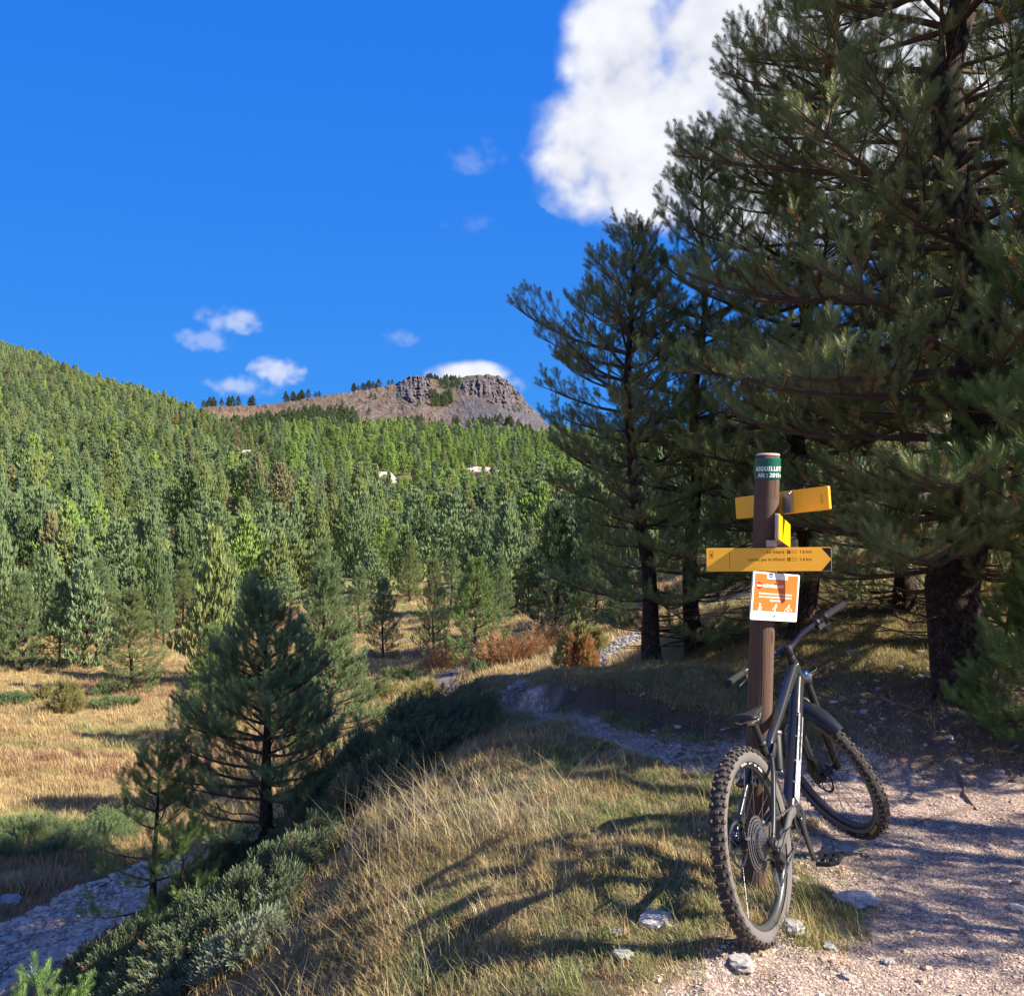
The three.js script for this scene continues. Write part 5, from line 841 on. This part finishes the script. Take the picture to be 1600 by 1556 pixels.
  // white lettering on the down tube's right flank, its sunlit sheen painted silver-grey
  { const tx = canvasTex(1024, 128, (g, W, h) => { g.clearRect(0, 0, W, h); g.fillStyle = '#a3a6ac'; g.fillRect(0, 0, W, h); g.fillStyle = '#f4f4f4'; g.font = 'italic bold 150px sans-serif'; g.save(); g.translate(30, 118); g.scale(1.28, 1); g.fillText('CANYON', 0, 0); g.restore(); });
    const a = V(0.505, 0.408, 0), b = V(0.80, 0.722, 0), d = b.clone().sub(a), len = d.length(); d.normalize(); const q = V(-d.y, d.x, 0), n = 20, P = [], U = [], I = []; for (let i = 0; i <= n; i++) for (let k = 0; k <= 1; k++) { const t = i / n, hw = 0.029, p = a.clone().addScaledVector(d, t * len).addScaledVector(q, (k - 0.5) * 2 * hw); P.push(p.x, p.y, 0.0302 - 0.0006 * t * 5); U.push(t, k); } for (let i = 0; i < n; i++) { const s = i * 2; I.push(s, s + 2, s + 1, s + 1, s + 2, s + 3); }
    const g = new THREE.BufferGeometry(); g.setAttribute('position', new THREE.Float32BufferAttribute(P, 3)); g.setAttribute('uv', new THREE.Float32BufferAttribute(U, 2)); g.setIndex(I); g.computeVertexNormals(); part(frame, 'lettering_with_sheen', g, new THREE.MeshStandardMaterial({ map: tx, roughness: 0.32, metalness: 0.2, side: THREE.DoubleSide })); }
  for (const [x, y] of [[0.62, 0.53], [0.70, 0.62], [0.78, 0.70], [0.55, 0.455]]) { const b = new THREE.CylinderGeometry(0.005, 0.005, 0.006, 10); b.rotateX(Math.PI / 2); b.translate(x - 0.03, y + 0.03, 0.027); part(frame, 'bolt', b, mSilver); }
  // rear triangle
  const stays = G('swingarm', bike);
  for (const s of [-1, 1]) {
    part(stays, 'seat_stay', sweep([V(0.005, 0.385, s * 0.078), V(0.09, 0.462, s * 0.07), V(0.22, 0.585, s * 0.052), V(0.285, 0.645, s * 0.036)], (t) => [lerp(0.0125, 0.0115, t), 0.0095], 14, 2.6), mFrame);
    part(stays, 'chain_stay', sweep([V(-0.005, 0.372, s * 0.080), V(0.10, 0.348, s * 0.076), V(0.22, 0.362, s * 0.062), V(0.33, 0.385, s * 0.046), V(0.415, 0.39, s * 0.040)], (t) => [lerp(0.013, 0.021, t), 0.011], 14, 2.6), mDust);
    part(stays, 'dropout', join(box(0.05, 0.045, 0.010, 0.004, 0.378, s * 0.079, 0.5), (() => { const g = new THREE.CylinderGeometry(0.0125, 0.0125, 0.014, 16); g.rotateX(Math.PI / 2); g.translate(0, 0.372, s * 0.083); return g; })()), mFrame);
    part(stays, 'rocker', sweep([V(0.28, 0.640, s * 0.033), V(0.33, 0.645, s * 0.031), V(0.385, 0.675, s * 0.026)], () => [0.015, 0.006], 12, 2.4), mBlack);
  }
  part(stays, 'bridge', bar(V(0.255, 0.61, -0.045), V(0.255, 0.61, 0.045), 0.011), mFrame);
  const shock = G('shock', bike); part(shock, 'shock_body', bar(V(0.50, 0.70, 0), V(0.435, 0.555, 0), 0.021, 0.021, 18), mBlack); part(shock, 'shock_shaft', bar(V(0.52, 0.745, 0), V(0.50, 0.70, 0), 0.010, 0.010, 14), mSilver); part(shock, 'shock_collar', bar(V(0.503, 0.707, 0), V(0.496, 0.691, 0), 0.0245, 0.0245, 18), mSteel); part(shock, 'shock_eye', bar(V(0.432, 0.548, -0.018), V(0.432, 0.548, 0.018), 0.011), mSteel);
  part(bike, 'seat_post', join(bar(V(0.300, 0.685, 0), V(0.246, 0.800, 0), 0.0155, 0.0155, 16), bar(V(0.298, 0.69, 0), V(0.290, 0.708, 0), 0.0215, 0.0215, 16), bar(V(0.25, 0.79, 0), V(0.243, 0.805, 0), 0.019, 0.019, 14)), mBlack);
  // saddle: long nose, wide tail, dipped middle
  const saddle = G('saddle', bike);
  { const n = 24, m = 12, P = [], I = [], U = []; const half = (t) => table([[0, 0.062], [0.08, 0.072], [0.25, 0.066], [0.45, 0.036], [0.65, 0.022], [0.9, 0.018], [1, 0.008]], t);
    for (let sd = 0; sd < 2; sd++) for (let i = 0; i <= n; i++) for (let k = 0; k <= m; k++) { const t = i / n, u = k / m * 2 - 1, w = half(t), x = 0.10 + 0.265 * t, e = Math.sqrt(Math.max(0, 1 - u * u * 0.98)); const top = 0.838 + 0.016 * (1 - t) * (1 - t) + 0.008 * t * t - 0.012 * Math.abs(u) ** 3 * (1 - 0.6 * t) - 0.004 * Math.exp(-((u / 0.16) ** 2)) * ss(0.1, 0.3, t) * (1 - ss(0.7, 0.9, t)); P.push(x, sd ? top - 0.004 - 0.024 * e : top, w * u); U.push(t, u); }
    const S = (n + 1) * (m + 1); for (let sd = 0; sd < 2; sd++) for (let i = 0; i < n; i++) for (let k = 0; k < m; k++) { const a = sd * S + i * (m + 1) + k, b = a + 1, c = a + m + 1, d = c + 1; sd ? I.push(a, c, b, b, c, d) : I.push(a, b, c, b, d, c); }
    for (let k = 0; k < m; k++) { I.push(k, S + k, k + 1, k + 1, S + k, S + k + 1); const o = n * (m + 1); I.push(o + k, o + k + 1, S + o + k, o + k + 1, S + o + k + 1, S + o + k); }
    for (let i = 0; i < n; i++) { const a = i * (m + 1), b = a + m + 1; I.push(a, b, S + a, b, S + b, S + a); const c = a + m, d = c + m + 1; I.push(c, S + c, d, d, S + c, S + d); }
    const g = new THREE.BufferGeometry(); g.setAttribute('position', new THREE.Float32BufferAttribute(P, 3)); g.setAttribute('uv', new THREE.Float32BufferAttribute(U, 2)); g.setIndex(I); g.computeVertexNormals(); part(saddle, 'saddle_shell', g, mBlack);
    for (const s of [-1, 1]) part(saddle, 'saddle_rail', tube([V(0.125, 0.822, s * 0.028), V(0.17, 0.806, s * 0.022), V(0.27, 0.806, s * 0.022), V(0.335, 0.824, s * 0.010)], () => 0.0036, 8, true), mSilver);
    part(saddle, 'seat_clamp', join(bar(V(0.235, 0.806, -0.03), V(0.235, 0.806, 0.03), 0.010), box(0.035, 0.022, 0.03, 0.24, 0.80, 0)), mSteel); }
  // ---- cranks, chain, derailleur
  { const sp = [0, 1, 2].map((k) => { const b = box(0.05, 0.014, 0.004, 0.03, 0, 0.002); b.rotateZ(k * 2.094); return b; }), ring = join(toothedRing(32, 0.065, 0.047, 0.003, 0.002), ...sp); ring.translate(0.435, 0.345, 0.047);
    part(bike, 'chainring', ring, mBlack);
    const dir = V(0.06, -0.998, 0).normalize();
    for (const s of [1, -1]) {
      const d = dir.clone().multiplyScalar(s), o = V(0.435, 0.345, s * 0.062), e = o.clone().addScaledVector(d, 0.17).add(V(0, 0, s * 0.012));
      const cr = G('crank', bike); part(cr, 'crank_arm', join(sweep([o.clone().add(V(0, 0, -s * 0.008)).addScaledVector(d, -0.012), o.clone().addScaledVector(d, 0.08), e], (t) => [lerp(0.019, 0.014, t), lerp(0.011, 0.0075, t)], 14, 3)), mFrame);
      const pd = G('pedal', bike), pc = e.clone().add(V(0, 0, s * 0.062)), plate = (() => { const sh = new THREE.Shape(); sh.moveTo(-0.05, -0.04); sh.lineTo(0.05, -0.045); sh.lineTo(0.055, 0.03); sh.lineTo(0.03, 0.05); sh.lineTo(-0.035, 0.048); sh.lineTo(-0.055, 0.02); sh.closePath(); for (const [x, y] of [[-0.022, 0.012], [0.022, 0.012], [-0.022, -0.022], [0.022, -0.022]]) { const h = new THREE.Path(); h.moveTo(x - 0.014, y - 0.01); h.lineTo(x - 0.014, y + 0.01); h.lineTo(x + 0.014, y + 0.01); h.lineTo(x + 0.014, y - 0.01); h.closePath(); sh.holes.push(h); } const g = new THREE.ExtrudeGeometry(sh, { depth: 0.012, bevelEnabled: true, bevelSize: 0.002, bevelThickness: 0.002, bevelSegments: 1 }); g.translate(0, 0, -0.006); g.rotateX(Math.PI / 2 * s); g.rotateZ(0.12); g.translate(pc.x, pc.y, pc.z); return g; })();
      part(pd, 'pedal_body', plate, mBlack); part(pd, 'pedal_axle', bar(e, pc.clone().add(V(0, 0, s * 0.045)), 0.007), mSteel);
      for (const [x, z] of [[-0.045, -0.03], [0.045, -0.03], [-0.03, 0.04], [0.03, 0.04], [0.05, 0.0], [-0.05, 0.0]]) part(pd, 'pedal_pin', bar(V(pc.x + x, pc.y + 0.006, pc.z + s * z), V(pc.x + x, pc.y + 0.013, pc.z + s * z), 0.0022, 0.0022, 6), mSilver);
    }
    // chain: upper run, lower run and the loop round the pulleys, link by link
    const link = (() => { const g = new THREE.BoxGeometry(0.0118, 0.0075, 0.0055); return g; })(), runs = [], lay = (pts) => { const c = new THREE.CatmullRomCurve3(pts, false, 'catmullrom', 0.2), n = Math.round(c.getLength() / 0.0127); for (let i = 0; i < n; i++) { const a = c.getPointAt(i / n), b = c.getPointAt((i + 1) / n), g = link.clone(); g.scale(1, i % 2 ? 1 : 0.8, i % 2 ? 1.25 : 0.8); const m = new THREE.Matrix4().makeRotationZ(Math.atan2(b.y - a.y, b.x - a.x)); g.applyMatrix4(m); g.translate((a.x + b.x) / 2, (a.y + b.y) / 2, (a.z + b.z) / 2); runs.push(g); } };
    const arc = (cx, cy, r, a0, a1, z, n = 8) => Array.from({ length: n + 1 }, (_, i) => V(cx + r * Math.cos(lerp(a0, a1, i / n)), cy + r * Math.sin(lerp(a0, a1, i / n)), z));
    const zc = 0.045, rCas = 29 * 0.00203;
    lay([...arc(0.435, 0.345, 0.066, -1.75, 1.55, 0.0485, 14), ...arc(0, 0.372, rCas, 1.5, 3.7, zc, 12), ...arc(0, 0.372, rCas, 3.75, 4.7, zc, 4), V(0.042, 0.298, zc), V(0.046, 0.272, zc), V(0.03, 0.225, zc), V(0.045, 0.175, zc), V(0.075, 0.178, zc), V(0.25, 0.24, zc), V(0.42, 0.281, 0.0485)]);
    part(bike, 'chain', mergeGeometries(runs), mSprk);
    const dr = G('derailleur', bike); part(dr, 'derailleur_body', join(box(0.06, 0.035, 0.03, 0.018, 0.318, 0.086, -0.7), box(0.045, 0.045, 0.022, 0.038, 0.285, 0.075, 0.3), bar(V(0.0, 0.352, 0.088), V(0.02, 0.31, 0.088), 0.011), bar(V(0.035, 0.285, 0.04), V(0.035, 0.285, 0.09), 0.013)), mBlack);
    part(dr, 'cage', join(box(0.018, 0.12, 0.0025, 0.044, 0.23, zc + 0.007, 0.06), box(0.018, 0.12, 0.0025, 0.044, 0.23, zc - 0.007, 0.06)), mSteel);
    for (const [x, y] of [[0.036, 0.283], [0.05, 0.186]]) { const g = new THREE.CylinderGeometry(0.021, 0.021, 0.006, 14); g.rotateX(Math.PI / 2); g.translate(x, y, zc); part(dr, 'pulley', g, mSteel); }
    part(bike, 'gear_cable', tube(new THREE.CatmullRomCurve3([V(0.30, 0.36, 0.062), V(0.10, 0.385, 0.10), V(-0.03, 0.36, 0.118), V(-0.045, 0.325, 0.105), V(0.0, 0.318, 0.092)]).getPoints(24), () => 0.0028, 7), mBlack);
    part(bike, 'rear_brake', join(box(0.055, 0.035, 0.032, 0.075, 0.432, -0.066, 0.75), box(0.03, 0.02, 0.036, 0.055, 0.455, -0.066, 0.75)), mBlack); }
  // ---- fork and handlebar, all turned with the front wheel
  const onLeg = (t, c) => V(1.23 - 0.4226 * t, 0.372 + 0.9063 * t, c), onSteer = (t, c = 0) => V(PA.x - 0.4226 * t, PA.y + 0.9063 * t, c);
  const fork = G('fork', bike);
  for (const s of [-1, 1]) {
    part(fork, 'stanchion', bar(onLeg(0.30, s * 0.067), onLeg(0.515, s * 0.067), 0.0185, 0.0185, 18), mBlack);
    part(fork, 'fork_leg', tube([onLeg(-0.02, s * 0.067), onLeg(0.05, s * 0.067), onLeg(0.2, s * 0.067), onLeg(0.31, s * 0.067)], [0.017, 0.021, 0.0235, 0.0245], 18, true), mFrame);
    part(fork, 'dropout', (() => { const g = new THREE.CylinderGeometry(0.02, 0.02, 0.022, 16); g.rotateX(Math.PI / 2); g.translate(1.228, 0.368, s * 0.06); return g; })(), mBlack);
    part(fork, 'fork_cap', bar(onLeg(0.512, s * 0.067), onLeg(0.545, s * 0.067), 0.0205, 0.019, 16), s > 0 ? mBlue : mBlack, s > 0 ? 'bright blue adjuster knob on top of the fork leg' : undefined);
  }
  part(fork, 'fork_crown', sweep([onLeg(0.50, -0.085), onLeg(0.515, -0.05), onSteer(0.55, 0), onLeg(0.515, 0.05), onLeg(0.50, 0.085)], () => [0.022, 0.03], 16, 3), mBlack);
  part(fork, 'fork_arch', sweep([onLeg(0.29, -0.067), V(1.13, 0.735, -0.06), V(1.135, 0.755, 0), V(1.13, 0.735, 0.06), onLeg(0.29, 0.067)], () => [0.014, 0.012], 12, 2.5), mBlack);
  part(fork, 'steerer', join(bar(onSteer(0.54), onSteer(0.745), 0.0175, 0.0175, 16), bar(onSteer(0.66), onSteer(0.70), 0.021, 0.019, 18)), mBlack);
  { // mudguard: a curved blade over the tyre
    const P = [], I = [], n = 22, m = 10; for (let i = 0; i <= n; i++) for (let k = 0; k <= m; k++) { const t = i / n, a = lerp(1.55, 2.6, t), u = k / m * 2 - 1, w = 0.042 * (0.75 + 0.45 * Math.sin(Math.PI * t)) * (t < 0.1 ? 0.5 + 5 * t : 1), r = 0.405 - 0.022 * u * u; P.push(1.23 + Math.cos(a) * r, 0.372 + Math.sin(a) * r, w * u); } for (let i = 0; i < n; i++) for (let k = 0; k < m; k++) { const a = i * (m + 1) + k, b = a + 1, c = a + m + 1, d = c + 1; I.push(a, b, c, b, d, c); } const g = new THREE.BufferGeometry(); g.setAttribute('position', new THREE.Float32BufferAttribute(P, 3)); g.setIndex(I); g.computeVertexNormals(); part(fork, 'mudguard', g, new THREE.MeshStandardMaterial({ color: new THREE.Color().setRGB(0.014, 0.017, 0.026), roughness: 0.4, side: THREE.DoubleSide })); }
  part(fork, 'front_brake', join(box(0.04, 0.075, 0.034, 1.155, 0.45, -0.066, 0.43), box(0.03, 0.03, 0.04, 1.165, 0.47, -0.07, 0.43)), mBlack);
  part(fork, 'brake_hose', tube(new THREE.CatmullRomCurve3([V(0.86, 1.03, -0.2), V(0.99, 0.99, -0.14), V(1.06, 0.86, -0.09), V(1.08, 0.7, -0.085), V(1.15, 0.48, -0.085)]).getPoints(30), () => 0.0027, 7), mBlack);
  steer(fork);
  const bars = G('handlebar', bike);
  const hb = [V(0.858, 1.046, -0.385), V(0.878, 1.045, -0.24), V(0.908, 1.034, -0.12), V(0.926, 1.012, -0.045), V(0.926, 1.012, 0.045), V(0.908, 1.034, 0.12), V(0.878, 1.045, 0.24), V(0.858, 1.046, 0.385)], hc = new THREE.CatmullRomCurve3(hb, false, 'catmullrom', 0.4);
  part(bars, 'bar', tube(hc.getPoints(60), (t) => lerp(0.0165, 0.011, ss(0.02, 0.16, Math.abs(t - 0.5))), 14, true), mFrame);
  part(bars, 'stem', join(sweep([onSteer(0.72), V(0.926, 1.012, 0)], () => [0.02, 0.02], 14, 3), bar(onSteer(0.70), onSteer(0.745), 0.021, 0.021, 18), box(0.016, 0.044, 0.05, 0.94, 1.016, 0, 0.42), bar(onSteer(0.745), onSteer(0.75), 0.018, 0.014, 16)), mBlack);
  for (const s of [-1, 1]) {
    const e = V(0.858, 1.046, s * 0.387), i = V(0.874, 1.0455, s * 0.262), d = e.clone().sub(i), n = 46, pts = [], rad = []; for (let k = 0; k <= n; k++) { pts.push(i.clone().addScaledVector(d, k / n)); rad.push(k % 5 === 0 ? 0.0148 : 0.0166); } rad[0] = rad[1] = 0.0185; rad[n] = 0.0185;
    part(bars, 'grip', tube(pts, rad, 16, true), mGrip);
    part(bars, 'grip_collar', bar(i.clone().addScaledVector(d, -0.07), i.clone().addScaledVector(d, 0.01), 0.0178, 0.0178, 16), mBlack);
    part(bars, 'brake_lever', join(bar(V(0.90, 1.036, s * 0.2), V(0.93, 1.02, s * 0.155), 0.0105, 0.012), bar(V(0.885, 1.043, s * 0.222), V(0.888, 1.043, s * 0.206), 0.018, 0.018, 14), tube([V(0.925, 1.015, s * 0.2), V(0.945, 1.002, s * 0.235), V(0.94, 0.996, s * 0.28), V(0.932, 0.998, s * 0.305)], [0.007, 0.006, 0.0055, 0.006], 8, true), box(0.04, 0.022, 0.03, 0.912, 1.03, s * 0.196, -0.3)), mBlack);
    part(bars, 'shifter', join(box(0.03, 0.024, 0.04, 0.895, 1.018, s * 0.225, 0.2), box(0.045, 0.008, 0.018, 0.878, 1.0, s * 0.235, 0.5)), s > 0 ? mBlack : mSilver);
  }
  steer(bars);
  const W2L = (v) => v; const SV = (x, y, z) => V(x, y, z).applyMatrix4(steerM);
  for (const [a, m1, m2, e] of [[SV(0.93, 1.02, 0.16), SV(1.08, 0.99, 0.10), V(1.02, 0.90, 0.075), V(0.93, 0.875, 0.027)], [SV(0.93, 1.02, -0.16), SV(1.06, 0.97, -0.1), V(1.0, 0.90, -0.07), V(0.925, 0.885, -0.026)]]) part(bike, 'cable', tube(new THREE.CatmullRomCurve3([a, m1, m2, e]).getPoints(26), () => 0.0026, 7), mBlack);
}
renderer.render(scene, camera);
